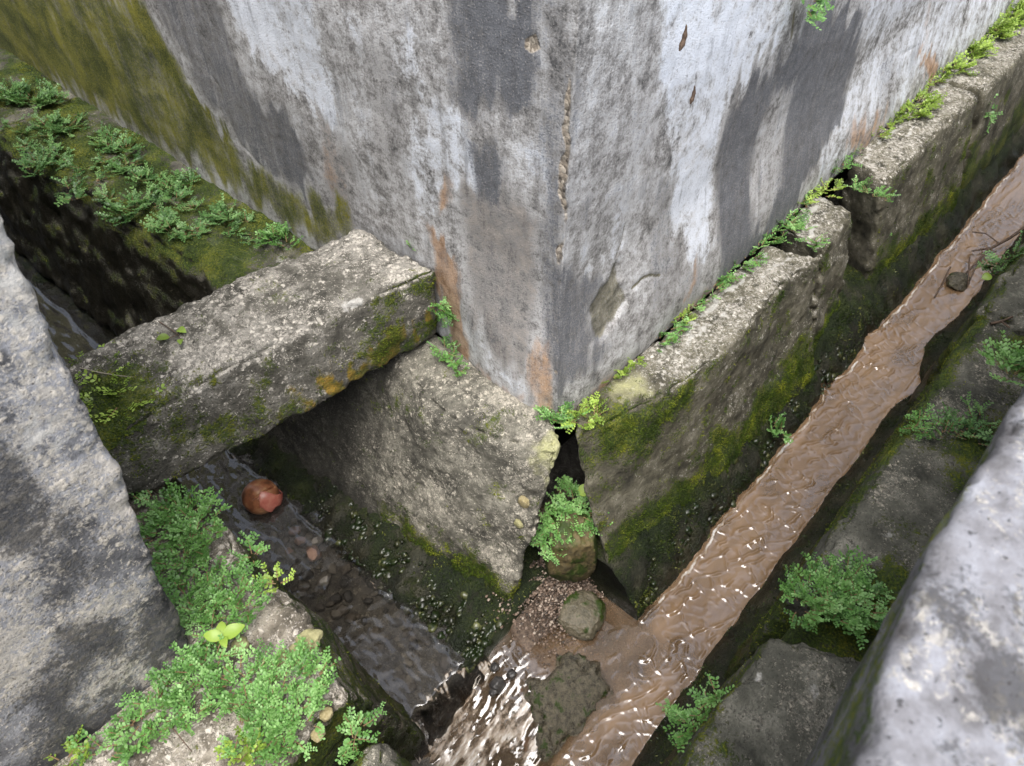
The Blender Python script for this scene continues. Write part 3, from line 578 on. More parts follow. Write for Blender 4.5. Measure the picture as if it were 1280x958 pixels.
co_, q_, n_, t_ = hexa([(-.24, -.60, -.6), (.06, -.60, -.6), (.35, -1.2, -.6), (-.10, -1.2, -.6), (-.24, -.655, -.075), (.06, -.655, -.075), (.35, -1.2, -.03), (-.10, -1.2, -.03)], .012, .02, .012, 17)
A_ = rgba(len(co_)); A_[:, 0] = .75
tag(mesh('soil', co_, q_, M_SLAB, attrs={'ma': A_, 'mb': rgba(len(co_))}), kind='structure')
def p_parapet(co, n, t, A, B):
    x, y, z = co.T; up = np.clip(n[:, 2], 0, 1)
    A[:, 0] = (1-up)*0.62*(0.8+.5*nz(co, 9)); A[:, 1] = up*(0.55+0.5*nz(co, 12, 3))
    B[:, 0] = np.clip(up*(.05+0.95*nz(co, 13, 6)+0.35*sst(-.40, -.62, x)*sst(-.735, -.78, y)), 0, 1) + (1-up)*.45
    B[:, 1] = up*(0.12+0.35*nz(co, 10, 9)); A[:, 2] = 0.12*up*np.clip(nz(co, 26, 4), 0, 1)
def warppa(co, t):
    co[:, 1] += (0.003*np.sin(co[:, 0]*13+1.2)+0.0015*np.sin(co[:, 0]*47))*(1-t[:, 1]) - 0.018*sst(-.55, -.75, co[:, 0])*(1-t[:, 1])
    return co
slab('parapet_wall', [(-2.2, -.785, -.05), (3.0, -.800, -.05), (3.0, -1.0, -.05), (-2.2, -1.0, -.05), (-2.2, -.722, .85), (3.0, -.722, .85), (3.0, -1.0, .85), (-2.2, -1.0, .85)], M_PARAPET,
     'pale blurred parapet wall top close to the viewer in the lower right corner', 'wall', p_parapet, res=.009, bevel=.012, amp=.0025, seed=14, chip=.007, warp=warppa)

# ------------------------------------------------------------------ wet mossy footings of the channels
def strip(name, us, prof, along, label=None, seed=0, amp=.010, mat=None, painter=None):
    """closed rough strip: prof(u) gives a loop of (across, z) points, 'along' is the axis of u"""
    P0 = np.array([prof(u) for u in us]); nu, nv = P0.shape[0], P0.shape[1]
    U = np.repeat(us, nv); X = P0[:, :, 0].ravel(); Z = P0[:, :, 1].ravel()
    co = np.stack([U, X, Z], 1) if along == 'x' else np.stack([X, U, Z], 1)
    i, j = np.meshgrid(np.arange(nu-1), np.arange(nv), indexing='ij'); jn = (j+1) % nv
    q = np.stack([i*nv+j, (i+1)*nv+j, (i+1)*nv+jn, i*nv+jn], -1).reshape(-1, 4)
    cen = co.mean(0); n = vnormals(co, q)
    d = amp*fbm(co, 16, 4, .6, seed) + .5*amp*np.abs(fbm(co, 45, 3, .6, seed+5))
    fade = np.clip(np.abs(Z-WATER)/.02, 0.25, 1)
    sgn = 1.0
    ctr = np.repeat(np.stack([P0[:, :, 0].mean(1), P0[:, :, 1].mean(1)], 1), nv, axis=0)
    acr = np.stack([X-ctr[:, 0], Z-ctr[:, 1]], 1); nn = np.stack([n[:, 1] if along == 'x' else n[:, 0], n[:, 2]], 1)
    if (acr*nn).sum() < 0: sgn = -1.0; q = q[:, ::-1]; n = -n
    co = co + n*(d*fade)[:, None]
    caps = []
    for e in (0, nu-1):
        c0 = len(co); co = np.concatenate([co, co[e*nv:(e+1)*nv].mean(0)[None]])
        for j_ in range(nv):
            tri = [e*nv+j_, e*nv+(j_+1) % nv, c0]; caps.append(tri if e == 0 else tri[::-1])
    n = np.concatenate([n, np.zeros((2, 3))])
    A, B = rgba(len(co)), rgba(len(co))
    A[:, 0] = 0.55+0.6*fbm(co, 9, 3, .6, 2) + .25*sst(-.42, -.36, co[:, 2]); A[:, 1] = .35*np.clip(fbm(co, 12, 3, .6, 7)+.3, 0, 1); A[:, 3] = np.clip(0.35+0.5*sst(-.40, -.48, co[:, 2]), 0, 1); B[:, 0] = 0.25
    if painter: painter(co, n, A, B)
    o = mesh(name, co, q, mat or M_FOOT, tris=caps, attrs={'ma': np.clip(A, 0, 1.2), 'mb': B})
    vis = (np.einsum('ij,ij->i', n, CAM-co) > 0) & (co[:, 2] > WATER)
    tufts(o, co, q, n, np.where(vis, np.clip(A[:, 0]+.9*fbm(co, 22, 3, .6, 4)-.45, 0, 1)*sst(2.6, .6, co[:, 0]+.5*co[:, 1]), 0), 16000, seed, .0055, M_MOSSD)
    return tag(o, kind='structure')
WATER = -0.50
_n1 = lambda u, sc_, o: float(fbm(np.array([[u, .3, .7]]), sc_, 3, .55, o)[0])
def yw(x): return -.348 + .010*_n1(x, 6, 1) + .004*_n1(x, 30, 2) + .05*math.exp(-((x-.985)/.04)**2) + .05*math.exp(-((x-1.28)/.03)**2)
def prof_r(x):
    y = yw(x); gap = math.exp(-((x-.96)/.04)**2)
    pts = [(-.14, -.33), (-.22, -.345), (-.262+.05*gap, -.365), (-.288+.05*gap, -.40), (-.312, -.435), (-.330, -.465), (y, -.50), (y-.012, -.53), (y-.02, -.62), (-.14, -.64)]
    return dens(pts)
def dens(pts, st=.009):
    out = []
    for a, b_ in zip(pts, pts[1:]+pts[:1]):
        d = math.hypot(b_[0]-a[0], b_[1]-a[1]); n = 4 if d > .1 else max(1, int(d/st))
        for k_ in range(n): out.append((a[0]+(b_[0]-a[0])*k_/n, a[1]+(b_[1]-a[1])*k_/n))
    return out
def fixed(prof, us):
    c_ = max(len(prof(u)) for u in us)
    def f(u):
        p = prof(u)
        pts = np.array(p+[p[0]]); d = np.concatenate([[0], np.cumsum(np.hypot(*np.diff(pts, axis=0).T))]); t = np.linspace(0, d[-1], c_+1)[:-1]
        return np.stack([np.interp(t, d, pts[:, 0]), np.interp(t, d, pts[:, 1])], 1)
    return f
us = axis([(-.065, 1.6, .009), (1.6, 3.9, .03)])
strip('channel_footing', us, fixed(prof_r, us[::20]), 'x', seed=1, amp=.017)
def xw(y): return -.430 + .016*_n1(y, 7, 4) + .008*_n1(y, 30, 6) - .03*sst(.9, 1.4, np.array(y)).item()
def prof_l(y):
    x = xw(y); tw = max(0.0, min(1.0, (.02-y)/.12))
    pts = [(-.12, -.42), (-.27, -.425), (-.335, -.435), (-.362, -.452), (-.388, -.466), (-.412, -.478), (x, -.49), (x-.012, -.52), (x-.02, -.64), (-.12, -.64)]
    return dens(pts)
us = axis([(-.125, .9, .009), (.9, 3.6, .03)])
def pl(co, n, A, B):
    A[:, 1] = 0.5*np.clip(fbm(co, 22, 2)+.1, 0, 1); A[:, 0] += .25*sst(.2, -.1, co[:, 1])
strip('channel_footing', us, fixed(prof_l, us[::20]), 'y', seed=5, amp=.024, painter=pl)
def prof_b(x):
    y = -.527 + .010*_n1(x, 7, 8) + .035*math.exp(-((x-1.42)/.12)**2) - .04*math.exp(-((x-1.17)/.07)**2)
    pts = [(-.75, -.36), (-.612, -.375), (-.590, -.42), (y-.008, -.48), (y, -.505), (y+.006, -.54), (y+.01, -.62), (-.75, -.64)]
    return dens(pts)
us = axis([(-1.6, 1.7, .010), (1.7, 3.9, .03)])
strip('channel_footing', us, fixed(prof_b, us[::20]), 'x', seed=9, amp=.006)

# ------------------------------------------------------------------ stream bed and water
def heightfield(name, xs, ys, zf, mat, painter, keep=None, kind='structure'):
    X, Y = np.meshgrid(xs, ys, indexing='ij'); x, y = X.ravel(), Y.ravel()
    co = np.stack([x, y, zf(x, y)], 1); q = gridq(len(xs), len(ys))
    if keep is not None:
        kp = keep(x, y); q = q[kp[q].all(1)]
        used = np.unique(q); re = -np.ones(len(co), int); re[used] = np.arange(len(used)); co = co[used]; q = re[q]; x, y = co[:, 0], co[:, 1]
    A, B = rgba(len(co)), rgba(len(co)); painter(co, A, B)
    return tag(mesh(name, co, q, mat, attrs={'ma': np.clip(A, 0, 1.2), 'mb': np.clip(B, 0, 1.2)}), kind=kind)
LIPY = -.405
def casc(x): return .115*sst(-.27, -.72, x)
def bed_z(x, y):
    z = np.full_like(x, -.56)
    jn = (x < .02) & (y > LIPY-.03)
    z = np.where(x < .06, -.56+.043*sst(.05, -.02, x)*sst(LIPY-.05, LIPY+.01, y), z)
    z = np.where((y > LIPY) & (x < -.2), z-casc(x)*sst(LIPY-.0, LIPY+.05, y)-.02*sst(-.3, -.5, x), z)
    z = np.maximum(z, -.60-.0*x + .098*np.exp(-((y-LIPY+.012)/.022)**2)*sst(-.20, -.28, x))       # low sill between the two streams
    st = sst(-.14, -.10, y); z = z*(1-st) + (-.508)*st
    return z + .006*n2(x, y, 18, 3) + .003*n2(x, y, 70, 2)
xs = axis([(-1.6, .1, .008), (.1, 4, .05)]); ys = axis([(-.72, -.05, .008), (-.05, .8, .012), (.8, 3.6, .06)])
def pb(co, A, B):
    x, y, z = co.T
    A[:, 0] = 0.1+.3*fbm(co, 9)+.45*np.exp(-((y-LIPY+.01)/.03)**2)*(x < -.2); A[:, 1] = 0.3; A[:, 3] = .55
heightfield('stream_bed', xs, ys, bed_z, M_BED, pb)

def ripple(x, y):
    # waves crossing the channel both ways, stronger in some reaches than others
    g = np.clip(0.95+0.9*n2(x, y, 5, 2, 3), 0.35, 1.4)
    wx = x + .022*n2(x, y, 12, 3, 2); wy = y + .022*n2(x, y, 12, 3, 7)
    cr = lambda ph: np.maximum(0, np.sin(ph))**3                      # narrow crests, flat troughs
    ga = np.clip(.52+2.2*n2(x, y, 19, 2, 8), 0, 1.2); gb = np.clip(.52+2.2*n2(x, y, 19, 2, 13), 0, 1.2)
    a = cr((wx*0.35+wy*1.0)*2*np.pi/.037 + 3*n2(x, y, 6, 2)); b = cr((wx*1.0-wy*0.30)*2*np.pi/.034+3*n2(x, y, 5, 2, 5)); c = cr((wx*0.9+wy*0.75)*2*np.pi/.030+2*n2(x, y, 7, 2, 9))
    return g*(.0021*a*ga+.0021*b*gb+.0004*c*(1.2-ga)) + .0003*n2(x, y, 30, 2, 4)*g
def water_z(x, y):
    z = np.full_like(x, WATER)
    c = casc(x)*sst(LIPY-.002, LIPY+.03, y)
    chop = sst(-.25, -.45, x)*sst(LIPY, LIPY+.04, y)
    z = z - c + chop*(.0035*n2(x*.5, y, 26, 3, 6)+.0018*n2(x*.4, y, 70, 2, 1)) + (1-.7*chop)*ripple(x, y)*np.where((x < .0) & (y > LIPY), .35, 1)*sst(4, 1.2, x)
    y0 = np.interp(x, _xg, _yg); men = np.exp(-np.abs(y-y0+.010)/.0045)*(x > -.06)
    y1 = -.527
    return z + .0045*men + .002*np.exp(-np.abs(y-y1)/.006)
_xg = np.linspace(-.1, 4, 700); _yg = np.array([yw(x) for x in _xg])
xs = axis([(-1.5, -.75, .006), (-.75, 1.5, .0028), (1.5, 2.4, .006), (2.4, 4, .02)]); ys = axis([(-.62, -.10, .0028)])
def pw(co, A, B):
    x, y, z = co.T
    jn = sst(.0, -.05, x+.06*n2(x, y, 12, 2)-.35*(y+.36))*sst(LIPY-.06, LIPY+.02, y+.03*n2(x, y, 14, 2))
    A[:, 0] = np.clip(0.90+.35*n2(x*.5, y, 13, 3, 9), .6, .97) - 0.50*jn
    ch = sst(-.26, -.40, x)*sst(LIPY, LIPY+.04, y); A[:, 0] = np.where(ch > 0, A[:, 0]*(1-ch)+.22*ch, A[:, 0])
    fl = n2(x*.22+y*.12, y, 46, 4, 5); f2 = n2(x*.5, y, 20, 3, 2)
    A[:, 1] = ch*np.clip(.58+.6*fl+.5*f2, 0, 1)*sst(-.26, -.46, x)
    A[:, 1] = np.maximum(A[:, 1], ch*.95*np.clip(np.exp(-((y-LIPY-.022)/.014)**2)+.9*np.exp(-((y+.165+.08*(x+.5))/.012)**2)*sst(-.42, -.5, x), 0, 1)*(0.75+.8*f2))
    y0 = np.interp(x, _xg, _yg)
    A[:, 1] = np.maximum(A[:, 1], 1.25*np.exp(-((y-y0+.012+.006*n2(x, y*0, 18, 3, 6))/.0050)**2)*(x > -.05)*np.clip(.75+.6*n2(x, y*0, 20, 2), 0, 1))  # pale edge line: sky glint on the meniscus, painted in the froth channel
heightfield('muddy_water', xs, ys, water_z, M_MUD, pw)
def lz(x, y):
    d = sst(-.10, -.16, y+.012*n2(x, y*0, 30, 2)); tgt = WATER-casc(x)-.006
    flow = .0013*n2(x, y*.5, 55, 3, 2)+.0012*n2(x, y, 24, 2, 5)
    xr = np.interp(y, _y2, _x2)
    return (-.480+flow+.003*np.exp(-np.abs(x-xr)/.004))*(1-d) + tgt*d
_y2 = np.linspace(-.2, 3.6, 500); _x2 = np.array([xw(y) for y in _y2])
def plw(co, A, B):
    x, y, z = co.T; A[:, 0] = .22+.3*n2(x, y, 12, 3, 4)+.15*sst(.3, .8, y)
    lip = np.exp(-((y+.122-.05*n2(x, y*.25, 34, 4, 3))/.011)**2)*np.clip(.6+1.2*n2(x, y, 40, 3, 8), 0, 1)
    A[:, 1] = np.clip(1.1*lip+.35*sst(.05, -.1, y)*np.clip(n2(x, y*.2, 60, 3), 0, 1), 0, 1)
    xr = np.interp(y, _y2, _x2)
    A[:, 1] = np.maximum(A[:, 1], .60*np.exp(-((x-xr+.002)/.0028)**2)*np.clip(.4+1.2*n2(x*0, y, 12, 2), 0, 1)*(y > -.1))  # sky glint along the waterline, painted in as froth colour
heightfield('clear_water', axis([(-.64, -.38, .0045)]), axis([(-.165, .9, .0045), (.9, 3.6, .02)]), lz, M_CLEAR, plw)

# ------------------------------------------------------------------ rocks, pebbles, gravel
def ico(sub=4):
    t = (1+5**.5)/2
    v = [(-1, t, 0), (1, t, 0), (-1, -t, 0), (1, -t, 0), (0, -1, t), (0, 1, t), (0, -1, -t), (0, 1, -t), (t, 0, -1), (t, 0, 1), (-t, 0, -1), (-t, 0, 1)]
    f = [(0, 11, 5), (0, 5, 1), (0, 1, 7), (0, 7, 10), (0, 10, 11), (1, 5, 9), (5, 11, 4), (11, 10, 2), (10, 7, 6), (7, 1, 8), (3, 9, 4), (3, 4, 2), (3, 2, 6), (3, 6, 8), (3, 8, 9), (4, 9, 5), (2, 4, 11), (6, 2, 10), (8, 6, 7), (9, 8, 1)]
    v = [np.array(p)/np.linalg.norm(p) for p in v]
    for _ in range(sub):
        mid = {}; nf = []
        def m(a, b_):
            k_ = (min(a, b_), max(a, b_))
            if k_ not in mid: p = v[a]+v[b_]; v.append(p/np.linalg.norm(p)); mid[k_] = len(v)-1
            return mid[k_]
        for a, b_, c_ in f:
            x, y, z_ = m(a, b_), m(b_, c_), m(c_, a); nf += [(a, x, z_), (b_, y, x), (c_, z_, y), (x, y, z_)]
        f = nf
    return np.array(v), np.array(f)
ICO = {k_: ico(k_) for k_ in (1, 2, 3, 5)}
def rock_shape(sub, size, seed, boxy=.3, rough=.25, fine=.03, rot=0):
    v, f = ICO[sub]; p = v.copy(); m = np.abs(p).max(1)[:, None]; p = p*(1-boxy)+p/m*boxy*.85
    p = p*(1+rough*fbm(v, 1.1, 3, .5, seed*7.7)[:, None]+fine*fbm(v, 7, 3, .6, seed)[:, None])*np.array(size)
    c, s_ = math.cos(rot), math.sin(rot); p = p@np.array([[c, s_, 0], [-s_, c, 0], [0, 0, 1]])
    return p, f
def rock(name, loc, size, mat, label, cat='rock', seed=1, sub=5, group=None, parent=None, **kw):
    p, f = rock_shape(sub, size, seed, **kw)
    o = mesh(name, p, None, mat, tris=f, parent=parent); o.location = loc if parent is None else np.asarray(loc)-np.array(parent.location)
    if parent is None: tag(o, label, cat, group)
    return o
rock('mossy_boulder', at(712, 678, -.36), (.085, .070, .11), M_ROCKM, 'mossy boulder with bright plants, wedged in the gap below the building corner', seed=2, boxy=.5, rot=.8, rough=.14)
rock('round_rock', at(726, 768, -.485), (.062, .060, .035), M_ROCKG, 'round greenish rock half buried in gravel in front of the mossy boulder', seed=3, rot=.3, rough=.10)
zt_ = -.474; ex = np.array((0, 0, -.12)); cR = [at(652, 852, zt_-.016), at(720, 806, zt_), at(778, 862, zt_-.004), at(690, 952, zt_-.026)]; mR = sum(cR)/4
co_, q_, n_, t_ = hexa([mR+(c_-mR)*1.18+ex for c_ in cR]+cR, .005, .03, .016, 23, chip=.03, fine=.004, scale=14)
tag(mesh('wet_rock', co_, q_, M_ROCKW, origin=mR+ex), 'large dark wet wedge-shaped rock splitting the streams at the bottom centre', 'rock')
for (px_, py_, r_), lab in zip([(622, 856, .019), (639, 843, .012), (616, 866, .010), (618, 834, .011)], ['largest dark round stone at the top of the cascade', 'small dark stone right of the largest cascade stone', 'small pale stone left of the largest cascade stone', 'small stone above the dark cascade stones']):
    rock('cascade_stone', at(px_, py_, -.508), (r_, r_*.9, r_*.8), M_PEB[2], lab, 'stone', seed=int(px_), sub=3, group='small stones in the cascade')
# stones set in the concrete
for px_, py_, X, r_, m_ in [(663, 578, -.105, .017, M_STONEY), (660, 599, -.125, .014, M_STONEO), (655, 628, -.155, .015, M_STONEO), (648, 655, -.185, .012, M_STONEY)]:
    rock('embedded_stone', onx(px_, py_, X-.012), (r_*.6, r_, r_), m_, None, seed=px_, sub=3, parent=lb, rough=.2)
bank = [o for o in COL.objects if o.name == 'bank_block'][0]
for px_, py_, r_, m_ in [(300, 808, .017, M_STONEY), (387, 799, .022, M_STONEY), (372, 812, .015, M_STONEY), (352, 822, .014, M_STONEY), (345, 840, .016, M_STONEY), (408, 893, .012, M_STONEO), (398, 918, .012, M_STONEO)]:
    rock('embedded_stone', at(px_, py_, -.004), (r_, r_*.9, r_*.6), m_, None, seed=px_, sub=3, parent=bank, rough=.25)
rs = random.Random(5)
PEB = [rock_shape(2, (1, .8, .55), k_, rough=.3) for k_ in range(5)]
PEBM = []
for k_, (p, f) in enumerate(PEB):
    for mi, m_ in enumerate(M_PEB):
        me = bpy.data.meshes.new('pebble'); me.from_pydata(p.tolist(), [], f.tolist()); me.materials.append(m_); me.polygons.foreach_set('use_smooth', [True]*len(f)); PEBM.append(me)
def pebble(loc, r_, mi, label, group, cat='pebble'):
    o = bpy.data.objects.new('pebble', PEBM[rs.randrange(5)*4+mi]); COL.objects.link(o); o.location = loc; o.scale = (r_, r_, r_)
    o.rotation_euler = (rs.uniform(-.4, .4), rs.uniform(-.4, .4), rs.uniform(0, 6.3)); return tag(o, label, cat, group)
for px_, py_, r_, mi, lab in [(392, 692, .026, 1, 'angular pink pebble in the left stream, largest of the pale ones'), (393, 678, .022, 3, 'grey brown pebble touching the largest pink pebble'), (376, 676, .016, 1, 'small tan pebble left of the grey brown one in the left stream'),
                              (362, 690, .013, 1, 'small orange pebble in the middle of the left stream'), (368, 664, .017, 1, 'tan pebble farthest up the left stream below the ball'), (405, 725, .022, 3, 'pale flat pebble in the left stream near a white glint'), (347, 707, .024, 2, 'black wet pebble by the left bank of the stream')]:
    pebble(at(px_, py_, -.492), r_, mi, lab, 'pebbles on the left stream bed')
for k_ in range(75):
    y = rs.uniform(-.09, .55); x = rs.uniform(-.585, -.44)
    pebble((x, y, -.502+rs.uniform(0, .008)), rs.uniform(.007, .018), rs.choice([0, 0, 3, 2, 0]), 'small brown pebble under the clear water of the left stream', 'small pebbles on the left stream bed')
for k_ in range(45):
    x = rs.uniform(-.85, -.33); y = rs.uniform(-.36, -.15)
    pebble((x, y, WATER-.018-float(casc(np.array(x)))+rs.uniform(-.006, .006)), rs.uniform(.008, .02), rs.choice([0, 0, 3, 2, 1]), 'small wet pebble under the foaming cascade', 'pebbles in the cascade')
def gravel(name, pts, rmin, rmax, mat, label, cat):
    V, T, n0, LV = [], [], 0, []
    for p in pts:
        v, f = ICO[1]; s_ = rmin+(rmax-rmin)*rs.random()**2.2
        q_ = v*np.array([s_, s_*rs.uniform(.6, 1), s_*rs.uniform(.5, .8)])*(1+.35*np.array([rs.uniform(-1, 1) for _ in range(len(v))]))[:, None] + p
        V.append(q_); T.append(f+n0); n0 += len(v); LV += [rs.random()]*len(v)
    return tag(mesh(name, np.concatenate(V), None, mat, tris=np.concatenate(T), smooth=True, attrs={'lv': np.array(LV)}), label, cat, kind='stuff')
pts = []
for k_ in range(4200):
    a, b_ = rs.random(), rs.random()
    p0 = at(655+rs.gauss(40, 32), 745+rs.gauss(0, 32), -.5); z_ = -.512 + .085*float(sst(-.30, -.10, np.array(p0[1])))
    pts.append((p0[0], p0[1], z_+rs.uniform(0, .006)))
tag(mesh('gravel_mound', *(lambda c: (c[0], c[1]))(hexa([(-.36, -.27, -.6), (.06, -.27, -.6), (.12, .02, -.6), (-.30, .02, -.6), (-.34, -.26, -.525), (.02, -.30, -.525), (.10, .02, -.40), (-.22, .02, -.43)], .008, .02, .008, 3)[:2]), M_GRAVEL, attrs={}), 'mound of reddish silt and gravel below the building corner', 'gravel', kind='stuff')
gravel('gravel', pts, .0014, .0046, M_GRAV2, 'loose reddish gravel round the round rock', 'gravel')

def foot_pts(n):
    out = []
    for _ in range(n):
        y = -.12+.62*rs.random()**1.6; t_ = rs.random()**.8; x = -.320+(-.436+.320)*t_; out.append((x, y, -.428-.062*t_+rs.uniform(-.008, .001)))
    return out
def foot_r(n):
    out = []
    for _ in range(n):
        x = -.05+1.2*rs.random(); t_ = rs.random(); out.append((x, -.285-.058*t_, -.40-.095*t_+rs.uniform(-.006, .002)))
    return out
gravel('embedded_gravel', foot_r(700), .0025, .014, M_MGRAV, 'wet dark pebbles set in the footing along the right stream', 'gravel')
gravel('embedded_gravel', foot_pts(800), .0022, .014, M_MGRAV, 'wet mossy pebbles set in the footing below the leaning corner block', 'gravel')
# ------------------------------------------------------------------ plants
class Leaves:
    def __init__(s): s.V = []; s.T = []; s.L = []; s.n = 0; s.SV = []; s.SQ = []; s.sn = 0
    def leaf(s, b, ax, nr, l, wd, lv):
        ax = ax/np.linalg.norm(ax); sd = np.cross(ax, nr); sd /= max(np.linalg.norm(sd), 1e-6); nr = np.cross(sd, ax)
        m = b+ax*l*.45+nr*l*.05; m2 = b+ax*l*.82+nr*l*.03
        s.V += [b, m+sd*wd*.46, m2+sd*wd*.40, b+ax*l-nr*l*.06, m2-sd*wd*.40, m-sd*wd*.46]
        n = s.n; s.T += [(n, n+1, n+5), (n+1, n+2, n+4), (n+1, n+4, n+5), (n+2, n+3, n+4)]; s.L += [lv]*6; s.n += 6
    def stem(s, pts, r_):
        k0 = s.sn
        for i, p in enumerate(pts):
            d = pts[min(i+1, len(pts)-1)]-pts[max(i-1, 0)]; d = d/max(np.linalg.norm(d), 1e-9)
            a = np.cross(d, (.3, .8, .52)); a /= np.linalg.norm(a); b = np.cross(d, a); rr = r_*(1-.5*i/len(pts))
            for k_ in range(4): an = k_*math.pi/2; s.SV.append(p+(a*math.cos(an)+b*math.sin(an))*rr)
            if i:
                for k_ in range(4): s.SQ.append((k0+(i-1)*4+k_, k0+(i-1)*4+(k_+1) % 4, k0+i*4+(k_+1) % 4, k0+i*4+k_))
        s.sn += 4*len(pts)
def spray(L, base, d, nrm, length, rnd, lw=.0055, bright=0.0, droop=.5):
    d = d/np.linalg.norm(d); n = max(4, int(length/.0064)); pts = [base]; dd = d.copy()
    tone = rnd.gauss(.42+bright, .26)
    for i in range(n):
        dd = dd + np.array([rnd.gauss(0, .10), rnd.gauss(0, .10), rnd.gauss(0, .06)-droop*.05]); dd /= np.linalg.norm(dd)
        pts.append(pts[-1]+dd*length/n)
    sd = np.cross(d, nrm); sd /= max(np.linalg.norm(sd), 1e-6)
    for i in range(1, len(pts)):
        p = pts[i]; f = i/n
        for sg in (-1, 1):
            ax = sd*sg*(1.0-.35*f)+d*(.45+.6*f)+nrm*rnd.uniform(.0, .45)
            l = lw*rnd.uniform(1.1, 1.95)*(1-.25*f); L.leaf(p, ax, nrm+sd*sg*rnd.uniform(-.3, .3), l, l*.62, min(1, max(0, tone+rnd.gauss(0, .14)+.22*(f-.5))))
            if rnd.random() < .34:                     # side twig with its own pairs
                q_ = p.copy(); e = ax/np.linalg.norm(ax)
                for j in range(rnd.randint(2, 4)):
                    q_ = q_+e*l*.75
                    for s2 in (-1, 1):
                        l2 = l*rnd.uniform(.6, .95); L.leaf(q_, e*.7+np.cross(e, nrm)*s2*.8+nrm*rnd.uniform(0, .4), nrm, l2, l2*.62, min(1, max(0, tone+rnd.gauss(.06, .14))))
    for _ in range(2): L.leaf(pts[-1], dd+np.array([rnd.uniform(-.4, .4) for _ in range(3)]), nrm, lw, lw*.6, min(1, tone+.25))
    L.stem([np.array(p) for p in pts[::2]], .0012)
def plant(label, spots, mat=None, group='small ferny weeds growing in the joints', nrm=(0, 0, 1), lw=.0058, dens_=1.0, height=1.0, bright=0.0, droop=.6, cat='plant', bias=(0, 0, 0)):
    """spots: (point, radius in metres)"""
    rnd = random.Random(label); L = Leaves(); nrm = np.array(nrm, float); nrm /= np.linalg.norm(nrm)
    t1 = np.cross(nrm, (.3, .9, .1)); t1 /= np.linalg.norm(t1); t2 = np.cross(nrm, t1)
    for c_, r_ in spots:
        r_ *= 1.18
        for k_ in range(max(6, int(dens_*9.5*(r_/.03)**2))):
            a = rnd.uniform(0, 6.283); rr = r_*math.sqrt(rnd.random()); rad = t1*math.cos(a)+t2*math.sin(a)
            b = np.array(c_)+rad*rr*.75+nrm*rnd.uniform(-.002, .004)
            d = rad*rnd.uniform(.5, 1.1)+nrm*rnd.uniform(.10, .85)*height+np.array(bias)
            nn = nrm*.8+np.array([0, 0, .5])+.3*np.array([rnd.gauss(0, 1) for _ in range(3)])
            spray(L, b, d, nn/np.linalg.norm(nn), rnd.uniform(.012, .042)*(.7+r_*6), rnd, lw*rnd.uniform(.8, 1.2), bright, droop)
    org = np.mean([c_ for c_, r_ in spots], axis=0)
    e = empty('creeping_plant', org, label, cat, group)
    mesh('leaves', np.array(L.V), None, mat or M_LEAF, e, False, {'lv': np.array(L.L)}, L.T)['kind'] = 'stuff'
    mesh('stems', np.array(L.SV), L.SQ, M_STEM, e, True)['kind'] = 'stuff'
    return e
pt = lambda lst, z_=0.0: [(at(x, y, z_), r_) for x, y, r_ in lst]
# along the right wall
plant('thin trail of tiny weeds in the wall joint just right of the corner', pt([(848, 402, .014), (856, 392, .016), (762, 472, .010), (776, 462, .010), (790, 450, .012)], .004), M_LEAFY)
plant('thin trail of weeds along the wall joint between the two long strips', pt([(950, 310, .016), (960, 300, .016), (1010, 262, .016), (990, 270, .016)], .006))
plant('thin trail of weeds at the back of the pitted slab below the hanging weed', pt([(1078, 178, .02), (1090, 170, .022), (1106, 160, .02), (1118, 148, .024), (1165, 102, .03), (1176, 95, .03)], .03), M_LEAFY, lw=.007)
plant('bright green weed in the wall joint, first from the building corner on the right ledge', pt([(822, 428, .032), (838, 412, .030)], .005), lw=.0060)
plant('long green weed strip in the right wall joint beside the nearest slab top', pt([(866, 382, .024), (886, 362, .030), (905, 346, .026), (925, 330, .022), (940, 322, .022)], .005))
plant('green weed at the wall joint above the far end of the nearest right slab', pt([(962, 294, .022), (980, 283, .030), (1000, 290, .026), (1018, 303, .022)], .01))
plant('yellowish weed between wall and short set-back slab', pt([(1002, 254, .022), (1022, 242, .030), (1035, 240, .024)], .015), M_LEAFY)
plant('upright weed clump against the wall above the dark slab gap', pt([(1046, 208, .030), (1050, 190, .030), (1062, 182, .020)], .03), lw=.0065)
plant('weed drooping to the right out of the dark slab gap', pt([(1072, 238, .018), (1088, 244, .020), (1102, 250, .014)], .01))
plant('weed growing low in the vertical joint right of the short slab', [(ony(1086, 322, -.20), .030), (ony(1106, 312, -.22), .034), (ony(1092, 300, -.2), .02)], nrm=(0, -1, .4), lw=.0065)
plant('large yellow green weed hanging from a hole in the right wall', pt([(1136, 110, .040), (1145, 128, .050), (1135, 142, .040), (1150, 108, .035), (1140, 90, .03)], .03), M_LEAFY, lw=.008)
plant('green weed strip by the wall joint past the yellow green hanging weed', pt([(1190, 84, .045), (1210, 68, .045), (1222, 60, .04)], .03), M_LEAFY, lw=.009)
plant('farthest weed strip in the right wall joint by the top right corner', pt([(1240, 40, .055), (1258, 25, .055), (1268, 12, .05)], .03), M_LEAFY, lw=.010)
plant('weed sprouting from a crack high on the right wall at the top edge', [(ony(1012, 4, -.035), .030), (ony(1020, 12, -.035), .02)], nrm=(0, -1, .5), lw=.007)
plant('tiny weed on the face of the far right drain slab', [(ony(1234, 136, -.225), .024), (ony(1228, 160, -.235), .016)], nrm=(0, -1, .5), lw=.008)
plant('small weed on the mossy footing just above the muddy water', [(at(975, 542, -.43), .022), (at(966, 534, -.42), .014)], nrm=(0, -1, .8), lw=.006)
